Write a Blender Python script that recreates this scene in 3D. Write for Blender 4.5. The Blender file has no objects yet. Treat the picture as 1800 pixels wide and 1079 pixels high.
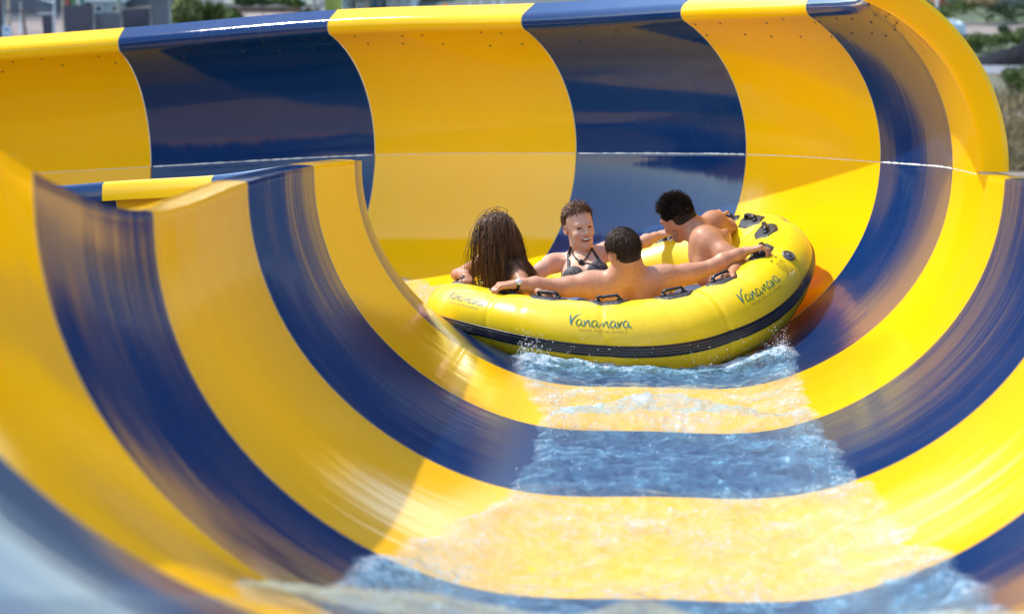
import bpy, bmesh, math, random
import numpy as np
from mathutils import Vector, Matrix
random.seed(7); RNG = np.random.default_rng(7)
sc = bpy.context.scene
COL = sc.collection
PI = math.pi
# ------------------------------------------------------------------ scale of the place
S = 1.45                      # slide units -> metres
SLOPE = math.radians(6.0)     # the straight run falls away from the camera
FLOOR_Z = 10.0                # height of the slide floor under the camera
MS = Matrix.Translation((0, 0, FLOOR_Z)) @ Matrix.Rotation(-SLOPE, 4, 'X')   # slide frame -> world
MSI = MS.inverted()

# ------------------------------------------------------------------ object helpers
def link(o): COL.objects.link(o); return o
def tag(o, label=None, cat=None, group=None, kind=None):
    if label: o['label'] = label
    if cat: o['category'] = cat
    if group: o['group'] = group
    if kind: o['kind'] = kind
    return o
def empty(name, mat=None):
    o = bpy.data.objects.new(name, None); o.empty_display_size = .2; link(o)
    if mat is not None: o.matrix_world = mat
    return o
def mesh(name, V, F, mats, parent=None, smooth=True, uv=None, mi=None, mat=None, sharp=None):
    me = bpy.data.meshes.new(name)
    me.from_pydata([tuple(map(float, v)) for v in V], [], [tuple(map(int, f)) for f in F])
    if not isinstance(mats, (list, tuple)): mats = [mats]
    for m in mats: me.materials.append(m)
    if mi is not None: me.polygons.foreach_set('material_index', np.asarray(mi, dtype=np.int32))
    if smooth: me.polygons.foreach_set('use_smooth', [True] * len(me.polygons))
    if uv is not None:
        l = me.uv_layers.new(name='UVMap'); uv = np.asarray(uv, float)
        li = np.empty(len(me.loops), dtype=np.int32); me.loops.foreach_get('vertex_index', li)
        l.data.foreach_set('uv', uv[li].ravel())
    me.update()
    o = bpy.data.objects.new(name, me); link(o)
    if parent is not None: o.parent = parent
    if mat is not None: o.matrix_world = mat
    return o
class MB:
    """collects shapes into one mesh"""
    def __init__(s): s.V = []; s.F = []; s.M = []
    def add(s, V, F, m=0):
        b = len(s.V); s.V += [tuple(map(float, v)) for v in V]; s.F += [tuple(int(i) + b for i in f) for f in F]; s.M += [m] * len(F)
    def grid(s, P, m=0, close_u=False, close_v=False, flip=False):
        P = np.asarray(P, float); a, b = P.shape[:2]; F = []
        for i in range(a if close_u else a - 1):
            for j in range(b if close_v else b - 1):
                q = [i * b + j, ((i + 1) % a) * b + j, ((i + 1) % a) * b + (j + 1) % b, i * b + (j + 1) % b]
                F.append(q[::-1] if flip else q)
        s.add(P.reshape(-1, 3), F, m)
    def tube(s, pts, r, n=8, m=0, caps=True, flat=1.0, upv=(0, 0, 1)):
        pts = np.asarray(pts, float); k = len(pts); r = np.broadcast_to(np.asarray(r, float), (k,))
        T = np.gradient(pts, axis=0); T /= np.linalg.norm(T, axis=1)[:, None] + 1e-12
        up = np.array(upv, float); R = []
        for i in range(k):
            a = np.cross(T[i], up)
            if np.linalg.norm(a) < 1e-3: a = np.cross(T[i], np.array([1., .2, 0]))
            a /= np.linalg.norm(a); b = np.cross(a, T[i])
            t = np.arange(n) * 2 * PI / n
            R.append(pts[i] + r[i] * (np.cos(t)[:, None] * a + flat * np.sin(t)[:, None] * b))
        b0 = len(s.V); s.grid(np.array(R), m, close_v=True, flip=True)
        if caps:
            s.F.append(tuple(b0 + i for i in range(n))); s.M.append(m)
            s.F.append(tuple(b0 + (k - 1) * n + i for i in range(n))[::-1]); s.M.append(m)
    def box(s, c, d, m=0, rz=0.0):
        x, y, z = [v / 2 for v in d]; V = []
        for sx in (-1, 1):
            for sy in (-1, 1):
                for sz in (-1, 1):
                    px, py = sx * x, sy * y
                    V.append((c[0] + px * math.cos(rz) - py * math.sin(rz), c[1] + px * math.sin(rz) + py * math.cos(rz), c[2] + sz * z))
        s.add(V, [(0, 1, 3, 2), (4, 6, 7, 5), (0, 4, 5, 1), (2, 3, 7, 6), (0, 2, 6, 4), (1, 5, 7, 3)], m)
    def ell(s, c, r, n=10, m=0):
        V = []; F = []
        for i in range(n // 2 + 1):
            t = PI * i / (n // 2)
            for j in range(n):
                p = 2 * PI * j / n
                V.append((c[0] + r[0] * math.sin(t) * math.cos(p), c[1] + r[1] * math.sin(t) * math.sin(p), c[2] + r[2] * math.cos(t)))
        for i in range(n // 2):
            for j in range(n): F.append((i * n + j, (i + 1) * n + j, (i + 1) * n + (j + 1) % n, i * n + (j + 1) % n))
        s.add(V, F, m)
    def build(s, name, mats, parent=None, smooth=True, mat=None):
        return mesh(name, s.V, s.F, mats, parent, smooth, mi=s.M, mat=mat)
def mod_solid(o, t, off=-1.0, rim=0):
    m = o.modifiers.new('s', 'SOLIDIFY'); m.thickness = t; m.offset = off; m.material_offset_rim = rim
    e = o.modifiers.new('e', 'EDGE_SPLIT'); e.split_angle = math.radians(42); return o

# ------------------------------------------------------------------ materials
class NT:
    def __init__(s, name):
        s.m = bpy.data.materials.new(name); s.m.use_nodes = True; s.t = s.m.node_tree; s.t.nodes.clear()
        s.out = s.n('ShaderNodeOutputMaterial')
    def n(s, t, **k):
        x = s.t.nodes.new(t)
        for a, b in k.items(): setattr(x, a, b)
        return x
    def l(s, a, b): s.t.links.new(a, b)
    def bsdf(s, **k):
        b = s.n('ShaderNodeBsdfPrincipled')
        for a, v in k.items(): b.inputs[a.replace('_', ' ')].default_value = v
        return b
    def coords(s, kind='Object', scale=(1, 1, 1)):
        c = s.n('ShaderNodeTexCoord'); mp = s.n('ShaderNodeMapping'); mp.inputs['Scale'].default_value = scale
        s.l(c.outputs[kind], mp.inputs['Vector']); return mp.outputs['Vector']
    def noise(s, vec, scale, detail=4, rough=.55, dist=0.0):
        x = s.n('ShaderNodeTexNoise'); x.inputs['Scale'].default_value = scale; x.inputs['Detail'].default_value = detail
        x.inputs['Roughness'].default_value = rough; x.inputs['Distortion'].default_value = dist
        if vec is not None: s.l(vec, x.inputs['Vector'])
        return x.outputs['Fac']
    def ramp(s, fac, stops, interp='LINEAR'):
        r = s.n('ShaderNodeValToRGB'); r.color_ramp.interpolation = interp
        e = r.color_ramp.elements
        while len(e) < len(stops): e.new(.5)
        for i, (p, c) in enumerate(stops):
            e[i].position = p; e[i].color = (c, c, c, 1) if not hasattr(c, '__len__') else (*c, 1)
        s.l(fac, r.inputs['Fac']); return r.outputs['Color']
    def mix(s, fac, a, b, mode='MIX'):
        x = s.n('ShaderNodeMix', data_type='RGBA', blend_type=mode)
        for i, v in ((0, fac), (6, a), (7, b)):
            if hasattr(v, 'node'): s.l(v, x.inputs[i])
            else: x.inputs[i].default_value = v if i == 0 else (*v, 1)
        return x.outputs[2]
    def math(s, op, a, b=0.0, clamp=False):
        x = s.n('ShaderNodeMath', operation=op, use_clamp=clamp)
        for i, v in enumerate((a, b)):
            if hasattr(v, 'node'): s.l(v, x.inputs[i])
            else: x.inputs[i].default_value = v
        return x.outputs[0]
    def bump(s, h, strength, dist=.01, normal=None):
        b = s.n('ShaderNodeBump'); b.inputs['Strength'].default_value = strength; b.inputs['Distance'].default_value = dist
        s.l(h, b.inputs['Height'])
        if normal is not None: s.l(normal, b.inputs['Normal'])
        return b.outputs['Normal']
    def done(s, sh): s.l(sh, s.out.inputs['Surface']); return s.m

def simple(name, col, rough=.6, noise=.12, scale=6., bump=0.0, metallic=0.0, spec=.5, bscale=None):
    t = NT(name); b = t.bsdf(Roughness=rough, Metallic=metallic); b.inputs['Specular IOR Level'].default_value = spec
    v = t.coords(); f = t.noise(v, scale, 5)
    lo = tuple(c * (1 - noise) for c in col); hi = tuple(min(1, c * (1 + noise)) for c in col)
    t.l(t.ramp(f, [(.3, lo), (.7, hi)]), b.inputs['Base Color'])
    if bump: t.l(t.bump(t.noise(v, bscale or scale * 3, 5), bump, .02), b.inputs['Normal'])
    return t.done(b.outputs[0])

def gelcoat(name, col, col2, streak, spec):
    """fibreglass gel coat: glossy, long waves and fine streaks running round the trough, a little wear"""
    t = NT(name)
    b = t.bsdf(Roughness=.09, IOR=1.5); b.inputs['Specular IOR Level'].default_value = .34
    tc = t.n('ShaderNodeTexCoord'); uv = tc.outputs['UV']
    def mp(sc):
        m = t.n('ShaderNodeMapping'); m.inputs['Scale'].default_value = sc; t.l(uv, m.inputs['Vector']); return m.outputs['Vector']
    blotch = t.noise(mp((1.1, 1.1, 1)), 1.6, 5, .6)
    base = t.mix(t.ramp(blotch, [(.35, 0.0), (.75, .55)]), col, col2)
    # fine scratches along the ride direction and round the trough
    scr = t.noise(mp((.7, 34, 1)), 2.2, 5, .7)
    scr2 = t.noise(mp((1.0, 1.0, 1)), 2.3, 3, .5)
    worn = t.math('MULTIPLY', t.ramp(scr, [(.52, 0.0), (.72, 1.0)]), t.ramp(scr2, [(.45, 0.0), (.7, .6)]))
    base = t.mix(t.math('MULTIPLY', worn, .22), base, tuple(min(1, c * .6 + .22) for c in col))
    t.l(base, b.inputs['Base Color'])
    ch0 = t.n('ShaderNodeAttribute'); ch0.attribute_name = 'channel';
    RG = t.n('ShaderNodeMath', operation='MAXIMUM')
    t.l(t.math('ADD', t.ramp(worn, [(0, .07), (1, .25)]), t.math('MULTIPLY', t.ramp(scr2, [(.4, 0.0), (.7, 1.0)]), .05)), RG.inputs[0]); t.l(t.math('MULTIPLY', ch0.outputs['Fac'], .55), RG.inputs[1]); t.l(RG.outputs[0], b.inputs['Roughness'])
    ch = t.n('ShaderNodeAttribute'); ch.attribute_name = 'channel'        # the floor, rubbed matt by the rafts and always wet
    t.l(t.ramp(ch.outputs['Fac'], [(0, spec), (1, .04)]), b.inputs['Specular IOR Level'])
    w1 = t.noise(mp((.35, 3.2, 1)), 1.4, 3, .5)
    w2 = t.noise(mp((.8, 26, 1)), 1.5, 4, .6)
    n1 = t.bump(w1, .32 * streak, .012)
    t.l(t.bump(w2, .14 * streak, .003, n1), b.inputs['Normal'])
    return t.done(b.outputs[0])
YEL = (.94, .485, .002); BLU = (.0035, .027, .105)
M_YEL = gelcoat('yellow_gelcoat', YEL, (.92, .46, .003), .45, .22)
M_BLU = gelcoat('blue_gelcoat', BLU, (.005, .031, .112), .62, .30)
M_RIVET = simple('rivet_dark', (.03, .025, .02), .5, .3)
M_SEAL = simple('white_sealant', (.78, .76, .70), .55, .1, 30, .4)
M_EDGE = simple('laminate_edge', (.62, .55, .38), .5, .15, 20)
def pmat(k):       # colour of the panel between joints k and k+1
    return M_YEL if k % 2 == 0 else M_BLU
def pname(k): return 'yellow' if k % 2 == 0 else 'blue'

# ------------------------------------------------------------------ the path of the slide (slide units, k counts joints: 6 nearest the camera, below 0 the bend)
A_, B_, R_, PX, PZ, RE = .9324, .7452, 3.1426, .9627, .9651, .5739
def crom(xs, ys, x):
    xs = np.asarray(xs, float); ys = np.asarray(ys, float)
    x = min(max(x, xs[0]), xs[-1]); i = min(max(int(np.searchsorted(xs, x) - 1), 0), len(xs) - 2)
    y0 = ys[max(i - 1, 0)]; y1, y2 = ys[i], ys[i + 1]; y3 = ys[min(i + 2, len(ys) - 1)]
    h = xs[i + 1] - xs[i]; t = (x - xs[i]) / h
    m1 = (y2 - y0) / 2 if i > 0 else y2 - y1; m2 = (y3 - y1) / 2 if i + 2 < len(ys) else y2 - y1
    return (2 * t**3 - 3 * t**2 + 1) * y1 + (t**3 - 2 * t**2 + t) * m1 + (-2 * t**3 + 3 * t**2) * y2 + (t**3 - t**2) * m2
KK = [-7, -6, -5, -4, -3, -2, -1, 0, 1, 2, 3, 4, 5, 6]
DN = [-.43, -.34, -.257, -.1732, -.1268, -.0844, -.0612, -.0447, -.0216, .0105, .0075, .1034, .35, .42]
TI = [-.0266] * 6 + [-.0266, -.0095, -.0105, .0018, -.004, -.0266, -.012, 0]
TH = [1.99, 1.69, 1.3904, 1.0963, .8079, .5313, .257, 0]
UC = [0, .0122, .0277, .0155, -.0093, -.02, -.02]; VC = [7.4322, 6.4322, 5.3216, 4.3323, 3.5109, 2.6, 1.75]
LOW = [.075, .075, .075, .09, .085, .06, .04, .01, 0, 0, 0, 0, 0, 0]      # how much lower the inner wall is
QT = [1.2, 1.2, 1.22, 1.22, 1.13, 1.09, 1.04, 1.0, 1.42, .97, .97, .97, .97, .97]
def fr(k):
    if k >= 0: c = np.array([crom(range(7), UC, k), crom(range(7), VC, k)]); th = 0.0
    else:
        th = float(np.interp(k, KK[:8], TH)); c = np.array([-R_ + R_ * math.cos(th), VC[0] + R_ * math.sin(th)])
    return c, th, crom(KK, DN, k), crom(KK, TI, k)
def place(k, off, n):
    """section coordinates (off outward right, n up) at joint parameter k -> slide frame, metres"""
    c, th, dn, ti = fr(k); o2 = off * math.cos(ti) - n * math.sin(ti); n2 = off * math.sin(ti) + n * math.cos(ti)
    return np.array([c[0] + o2 * math.cos(th), c[1] + o2 * math.sin(th), n2 + dn]) * S
def floor_n(off):
    x = min(abs(off) / A_, .999) ** (1 / PX); co = math.sqrt(max(0, 1 - x * x)) ** PZ
    return B_ * (1 - co) + .040 * math.exp(-(off / .27) ** 2)
def trough(ph, k):
    s = math.sin(ph); off = A_ * math.copysign(abs(s) ** PX, s); n = B_ * (1 - max(0, math.cos(ph)) ** PZ)
    n += .040 * math.exp(-(off / .27) ** 2)
    if off < 0: n *= 1 - crom(KK, LOW, k) / B_ * (abs(ph) / (PI / 2)) ** 2
    return off, n
K_END = .52           # where the tall outer wall ends
def ext(q, k):
    re = RE * (1 - .10 * min(1, max(0, k / .52)))
    return A_ - re * (1 - math.cos(q)), B_ + re * math.sin(q) * 1.02

slide = empty('water_slide', MS)
tag(slide, 'yellow and blue striped fibreglass water slide bending left behind the raft', 'water slide')
def section_trough(k):
    """inner lip, inner flange, trough, and the outer flange where the wall stays low"""
    pts = []; um = 1 / S
    lo, ln = trough(-PI / 2, k)
    fw = .105 * um; lip = .10 * um; rr = .012 * um
    pts += [(lo - fw, ln - lip), (lo - fw - .002, ln - lip * .5), (lo - fw, ln - rr), (lo - fw + rr, ln), (lo - fw * .5, ln + .001), (lo - rr, ln)]
    e = PI / 2
    for ph in [-e, -e + .006, -e + .02] + list(np.linspace(-e, e, 73)[1:-1]) + [e - .02, e - .006, e]: pts.append(trough(ph, k))
    ro, rn = trough(PI / 2, k)
    pts += [(ro + rr, rn), (ro + fw * .5, rn + .001), (ro + fw - rr, rn), (ro + fw, rn - rr), (ro + fw + .002, rn - lip * .5), (ro + fw, rn - lip)]
    return pts
def panel(k0, k1, secf, name, mat, parent, nk=11, extra=None, rim=True):
    g = .0022                      # a hair of a gap at every joint
    ks = np.linspace(k0 + g, k1 - g, nk); P = []; UV = []; CH = []
    for k in ks:
        s = secf(k); P.append([place(k, *p) for p in s])
        arc = np.concatenate([[0], np.cumsum(np.linalg.norm(np.diff(np.array(P[-1]), axis=0), axis=1))])
        UV += [(a, k * S + 20) for a in arc]; CH += [math.exp(-(p[0] / .40) ** 4) if p[1] < .4 else 0.0 for p in s]
    P = np.array(P); a, b = P.shape[:2]
    mb = MB(); mb.grid(P)
    if extra is not None: mb.add(extra.V, extra.F, 2); UV += [(0, 0)] * len(extra.V); CH += [0.0] * len(extra.V)
    o = mesh(name, mb.V, mb.F, [mat, M_EDGE, M_RIVET], parent, uv=UV, mi=mb.M)
    at_ = o.data.attributes.new('channel', 'FLOAT', 'POINT'); at_.data.foreach_set('value', CH)
    mod_solid(o, .009, 1.0, 1 if rim else 0)
    return o
def rivets(spots, r=.008):
    """small fixing heads: (position, normal)"""
    mb = MB()
    for p, n in spots:
        n = n / np.linalg.norm(n); a = np.cross(n, [.3, .9, .1]); a /= np.linalg.norm(a); b = np.cross(n, a)
        t = np.arange(7) * 2 * PI / 7; ring = p + r * (np.cos(t)[:, None] * a + np.sin(t)[:, None] * b) + n * .001
        V = np.vstack([ring, (p + r * .6 * (np.cos(t)[:, None] * a + np.sin(t)[:, None] * b)) + n * .004, [p + n * .005]])
        F = [(i, (i + 1) % 7, 7 + (i + 1) % 7, 7 + i) for i in range(7)] + [(7 + i, 7 + (i + 1) % 7, 14) for i in range(7)]
        mb.add(V, F)
    return mb

for k in range(-7, 6):
    o = panel(k, k + 1, section_trough, 'trough_panel', pmat(k), slide, nk=13 if k < 0 else 11)
    o['label'] = '%s trough panel' % pname(k)
# -------- tall outer wall of the bend
def section_ext(k):
    um = 1 / S; qt = crom(KK, QT, k); pts = []
    for q in np.linspace(0.006, qt, 30): pts.append(ext(q, k))
    x, y = ext(qt, k); r = .052 * um
    dx, dy = -math.sin(qt), math.cos(qt)          # travelling direction at the top
    a0 = math.atan2(dy, dx); a1 = math.radians(36)  # turn clockwise until the flange points out and up
    for a in np.linspace(a0, a1, 15)[1:]:
        x += r * math.cos(a) * (a0 - a1) / 14; y += r * math.sin(a) * (a0 - a1) / 14; pts.append((x, y))
    L = .10 * um
    for f in (.5, 1): pts.append((x + L * f * math.cos(a1), y + L * f * math.sin(a1)))
    x, y = pts[-1]
    for a in (math.radians(-10), math.radians(-60)): x += .012 * um * math.cos(a); y += .012 * um * math.sin(a); pts.append((x, y))
    pts.append((x + .01 * um, y - .05 * um))
    return pts
for k in range(-7, 1):
    k1 = k + 1 if k < 0 else K_END
    sp = []
    for kk in np.linspace(k + .08, k1 - .08, 5 if k < 0 else 3):
        for q in (crom(KK, QT, kk) - .16, crom(KK, QT, kk) - .02):
            kk2 = kk + random.uniform(-.07, .07); x, y = ext(q - random.uniform(-.01, .05), kk2)
            p = place(kk2, x, y); x2, y2 = ext(q + .02, kk2); x3, y3 = x - (y2 - y), y + (x2 - x)
            n = place(kk2, x3, y3) - p
            sp.append((p, n))
    o = panel(k, k1, section_ext, 'wall_panel', pmat(k), slide, nk=13, extra=rivets(sp, .0036), rim=k < 0)
    o['label'] = '%s tall wall panel' % pname(k)
# end rim of the tall wall: it rolls outward, facing the camera
RIMFLIP = True
mb = MB(); P = []; UV = []
qs = np.linspace(.02, crom(KK, QT, K_END), 40); rf = .055
for q in qs:
    x, y = ext(q, K_END); p = place(K_END - .0022, x, y); t = place(K_END, x, y) - place(K_END - .02, x, y); t /= np.linalg.norm(t)
    x2, y2 = ext(q + .01, K_END); tn = place(K_END, x2, y2) - place(K_END, x, y); N = np.cross(tn, t); N /= np.linalg.norm(N)
    if N[0] < 0: N = -N
    row = [p + t * rf * math.sin(b) + N * rf * (1 - math.cos(b)) for b in np.linspace(0, math.radians(52), 8)]
    e = row[-1]; fd = t * math.cos(math.radians(52)) + N * math.sin(math.radians(52)); e2 = e + fd * .085; row += [e + fd * .03, e2, e2 + N * .010 - t * .004, e2 + N * .014 - t * .05]
    P.append(row); UV += [(q, j * .05) for j in range(len(row))]
mb.grid(np.array(P), flip=RIMFLIP); o = mesh('end_rim', mb.V, mb.F, M_YEL, slide, uv=UV); mod_solid(o, .009, 1.0); o['label'] = 'rolled yellow end rim of the tall wall'
# -------- pale sealant in the long joint under the tall wall
for k in range(-7, 1):
    k1 = k + 1 if k < 0 else K_END; pts = []; rad = []
    for kk in np.linspace(k + .01, k1 - .01, 60):
        pts.append(place(kk, A_ - .0045, B_ + .002)); rad.append((.0060 if k % 2 else .0030) * random.uniform(.5, 1.2))
    mb = MB(); mb.tube(pts, rad, 6); mb.build('sealant_line', M_SEAL, slide)

# ------------------------------------------------------------------ camera (solved from the photograph's stripes)
F_PX = 4200.0; VX, VY, ROLL, H = 1143.77, 76.52, .0118, 1.0722
d = np.array([(VX - 900) / F_PX, -(VY - 539.5) / F_PX, 1.0]); d /= np.linalg.norm(d)
up = np.array([math.sin(ROLL), math.cos(ROLL), 0]); n_ = up - d * (up @ d); n_ /= np.linalg.norm(n_); u_ = np.cross(n_, d)
# rows below: camera axes written in the slide frame
right = (u_[0], d[0], n_[0]); upc = (u_[1], d[1], n_[1]); fwd = (u_[2], d[2], n_[2])
RC = Matrix(((right[0], upc[0], -fwd[0], 0), (right[1], upc[1], -fwd[1], 0), (right[2], upc[2], -fwd[2], H * S), (0, 0, 0, 1)))
cam = bpy.data.cameras.new('camera'); camo = bpy.data.objects.new('camera', cam); link(camo)
camo.matrix_world = MS @ RC; sc.camera = camo
cam.sensor_width = 36; cam.lens = 36 * F_PX / 1800; cam.clip_start = .1; cam.clip_end = 6000
cam.dof.use_dof = True; cam.dof.focus_distance = 8.25 * S; cam.dof.aperture_fstop = 3.2
CW = MS @ RC; CPOS = np.array(CW.translation)
def ray(px, py):
    v = Vector(((px - 900) / F_PX, -(py - 539.5) / F_PX, -1)); w = CW.to_3x3() @ v; return np.array(w / w.length)
def ground_at(px, py, z=0.0):
    r = ray(px, py); t = (z - CPOS[2]) / r[2]; return CPOS + r * t
def at_dist(px, py, D):
    """world point on the pixel's line at horizontal distance D"""
    r = ray(px, py); return CPOS + r * (D / math.hypot(r[0], r[1]))

# ------------------------------------------------------------------ light
SUN_EL = math.radians(52); SUN_DIR = np.array([-.86, .5, 0]); SUN_DIR /= np.linalg.norm(SUN_DIR)
sd = np.array([SUN_DIR[0] * math.cos(SUN_EL), SUN_DIR[1] * math.cos(SUN_EL), math.sin(SUN_EL)])
w = bpy.data.worlds.new('World'); sc.world = w; w.use_nodes = True; nt = w.node_tree; nt.nodes.clear()
sky = nt.nodes.new('ShaderNodeTexSky'); sky.sky_type = 'NISHITA'; sky.sun_disc = False
sky.sun_elevation = SUN_EL; sky.sun_rotation = math.atan2(sd[0], sd[1]); sky.dust_density = .3; sky.ozone_density = 1.6; sky.air_density = 1.25
bg = nt.nodes.new('ShaderNodeBackground'); bg.inputs['Strength'].default_value = .15
wo = nt.nodes.new('ShaderNodeOutputWorld'); nt.links.new(sky.outputs[0], bg.inputs['Color']); nt.links.new(bg.outputs[0], wo.inputs['Surface'])
sun = bpy.data.lights.new('sun', 'SUN'); sun.energy = 2.0; sun.angle = math.radians(.5); sun.color = (1, .95, .87)
so = bpy.data.objects.new('sun', sun); link(so); so.rotation_euler = Vector(sd).to_track_quat('Z', 'Y').to_euler()
sc.view_settings.view_transform = 'Standard'; sc.view_settings.look = 'None'; sc.view_settings.gamma = 1.0
sc.view_settings.exposure = 1.45; sc.view_settings.use_curve_mapping = False
sc.cycles.max_bounces = 12; sc.cycles.diffuse_bounces = 8; sc.cycles.glossy_bounces = 6; sc.cycles.transparent_max_bounces = 24; sc.cycles.use_denoising = True
# ------------------------------------------------------------------ raft frame: the raft rides up the outer wall, its right side higher, the soft ring flexing with the trough
RU, RV, RN, RAD, TX, TY = -.0865, 8.5, .1286, .6914 * S, .1788, .0677
def raft_matrix():
    ex = Vector((1, 0, TX)).normalized(); ey = Vector((0, 1, TY)); ez = ex.cross(ey).normalized(); ey = ez.cross(ex)
    m = Matrix.Identity(4)
    for i in range(3): m[i][0], m[i][1], m[i][2] = ex[i], ey[i], ez[i]
    m[0][3], m[1][3], m[2][3] = RU * S, RV * S, RN * S
    return MS @ m
RM = raft_matrix(); RMI = RM.inverted()
def flex(x, y): return (.264 * x * y + .203 * x * x - .026 * y * y) / S
def J(px, py, y):
    """point of the raft frame on the line of sight of a photograph pixel, on the vertical plane y = const of the raft"""
    o = RMI @ Vector(CPOS); r = RMI.to_3x3() @ Vector(ray(px, py)); t = (y - o.y) / r.y
    return np.array(o + r * t)
# ------------------------------------------------------------------ raft
raft = empty('inflatable_raft', RM); tag(raft, 'round yellow inflatable raft with black handles carrying four riders up the slide wall', 'raft')
RH_, RV_ = .205, .190; RC_ = RAD - RH_
def vinyl(name, col, rough=.28):
    t = NT(name); b = t.bsdf(Roughness=rough); v = t.coords()
    base = t.ramp(t.noise(v, 3, 5, .6), [(.3, tuple(c * .92 for c in col)), (.7, tuple(min(1, c * 1.05) for c in col))])
    sc_ = t.math('MULTIPLY', t.ramp(t.noise(v, 14, 6, .75), [(.56, 0.0), (.74, 1.0)]), t.ramp(t.noise(v, 2.2, 3), [(.42, 0.0), (.68, .55)]))
    t.l(t.mix(sc_, base, (.42, .30, .06)), b.inputs['Base Color'])
    t.l(t.ramp(t.noise(v, 7, 5, .65), [(.35, rough - .10), (.7, rough + .20)]), b.inputs['Roughness'])
    t.l(t.bump(t.noise(v, 2.6, 4, .55), .22, .02, t.bump(t.noise(v, 420, 2), .05, .002)), b.inputs['Normal'])
    return t.done(b.outputs[0])
M_VIN = vinyl('yellow_vinyl', (.90, .64, .010)); M_BLK = simple('black_rubber', (.012, .011, .010), .38, .3, 8, .2); M_BLK2 = simple('black_pad', (.022, .020, .019), .42, .4, 30, .4)
M_RIB = simple('worn_rib', (.10, .095, .09), .35, .3, 20); M_TEAL = simple('teal_print', (.012, .17, .17), .45, .1); M_GREEN = simple('green_print', (.03, .16, .05), .45, .1); M_FADE = simple('faded_print', (.22, .24, .16), .5, .2, 40); M_GREY = simple('grey_print', (.19, .15, .03), .5, .2)
NSEG = 10; SEG0 = math.radians(13)
def seamd(a):
    """0 at a welded seam of the ring, growing towards the middle of a chamber"""
    f = ((a - SEG0) / (2 * PI / NSEG)) % 1.0; return min(f, 1 - f) * (2 * PI / NSEG) * RAD
def tube_pt(a, b, off=0.0):
    """a round the raft, b round the tube (0 outward, 90 deg up); off = above the skin"""
    ds = seamd(a); pinch = .0055 * math.exp(-(ds / .010) ** 2) + .005 * math.exp(-(ds / .07) ** 2)
    # creases where the skin is gathered
    g = 0.0
    for (ca, w, amp, b0) in ((math.radians(285), .010, .006, 1.1), (math.radians(287.6), .008, .005, 1.0), (math.radians(297), .012, .004, 1.2), (math.radians(257), .012, .003, 1.2), (math.radians(240), .012, .003, 1.0), (math.radians(316), .014, .004, 1.2), (math.radians(340), .012, .003, 1.2)):
        dd = (a + .05 * (b - b0) - ca) * RAD
        g += 1.5 * amp * math.exp(-(dd / (w * 1.3)) ** 2) * math.exp(-((b - b0) / .55) ** 2)
    poly = .006 * (1 - math.cos(ds / (2 * PI / NSEG * RAD) * 2 * PI)) / 2
    rr = 1 - 0 * pinch
    x = RC_ + (RH_ + off - pinch - g + poly * math.cos(b)) * math.cos(b); z = (RV_ + off - pinch - g) * math.sin(b)
    X, Y = x * math.cos(a), x * math.sin(a)
    return np.array([X, Y, z + flex(X, Y)])
NA, NB = 360, 44
mb = MB(); mb.grid(np.array([[tube_pt(2 * PI * i / NA, 2 * PI * j / NB) for j in range(NB)] for i in range(NA)]), close_u=True, close_v=True); mb.build('ring_tube', M_VIN, raft)
# the band: a ribbed rubber strip round the outside
bs = np.radians(np.linspace(-13, 5, 25)); P = []
for i in range(240):
    a = 2 * PI * i / 240; row = []
    for j, b in enumerate(bs):
        rib = .003 if j in (7, 12, 17) else 0.0
        e = .0065 if 0 < j < 24 else -.002
        row.append(tube_pt(a, b, e + rib))
    P.append(row)
mb = MB(); mb.grid(np.array(P), close_u=True)
nj = 24
mb.M = [1 if (f % nj) in (7, 12, 17) else 0 for f in range(len(mb.F))]
mb.build('rubbing_strip', [M_BLK, M_RIB], raft)
# weld tape at each seam
mb = MB()
for s in range(NSEG):
    a = SEG0 + 2 * PI * s / NSEG
    w = .012; rows = []
    for j in range(30):
        b = -.45 + 2.55 * j / 29
        rows.append([tube_pt(a + q / RAD, b, .0012 if abs(q) < w else -.0006) for q in (-w - .002, -w, 0, w, w + .002)])
    t_ = MB(); t_.grid(np.array(rows)); t_.build('seam_tape', M_VIN, raft)
# floor
P = []
for r in np.linspace(.02, RC_ - .12, 10):
    row = []
    for i in range(72):
        a = 2 * PI * i / 72; X, Y = r * math.cos(a), r * math.sin(a); row.append((X, Y, -.125 + .9 * flex(X, Y) + .008 * math.cos(6 * a) * r))
    P.append(row)
mb = MB(); mb.grid(np.array(P), close_v=True); mb.build('floor_sheet', M_VIN, raft)
# handles: a lozenge pad with a raised strap
def on_tube(a0, b0, u, v, off):
    """u metres along the ring, v metres round the tube from (a0, b0)"""
    return tube_pt(a0 + u / RAD, b0 + v / RV_, off)
def pad(a0, b0, name_parent):
    L, Wd = .138, .060; P = []
    n = 17
    for i in range(n):
        u = -L + 2 * L * i / (n - 1); w = Wd * max(.10, min(1, (1 - abs(u) / L) * 1.9)); row = []
        for j in range(9):
            v = -w + 2 * w * j / 8; e = .006 if 0 < j < 8 and 0 < i < n - 1 else -.001; row.append(on_tube(a0, b0, u, v, e))
        P.append(row)
    m = MB(); m.grid(np.array(P)); h = m.build('handle_pad', M_BLK2, raft)
    m = MB(); pts = []
    for q in np.linspace(0, PI, 15):
        u = -.072 * math.cos(q); pts.append(on_tube(a0, b0, u, 0, .004 + .026 * min(1, math.sin(q) * 1.7)))
    m.tube(pts, .013, 8, flat=.55); m.build('strap', M_BLK, h)
    for sg in (-1, 1):
        m = MB(); c = on_tube(a0, b0, sg * .070, 0, .008); m.ell(c, (.017, .017, .009), 10); m.build('strap_anchor', M_BLK, h)
HANDLES = [1, 22, 40, 70, 96, 122, 150, 184, 225, 244.5, 267, 291, 312, 338]
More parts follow.
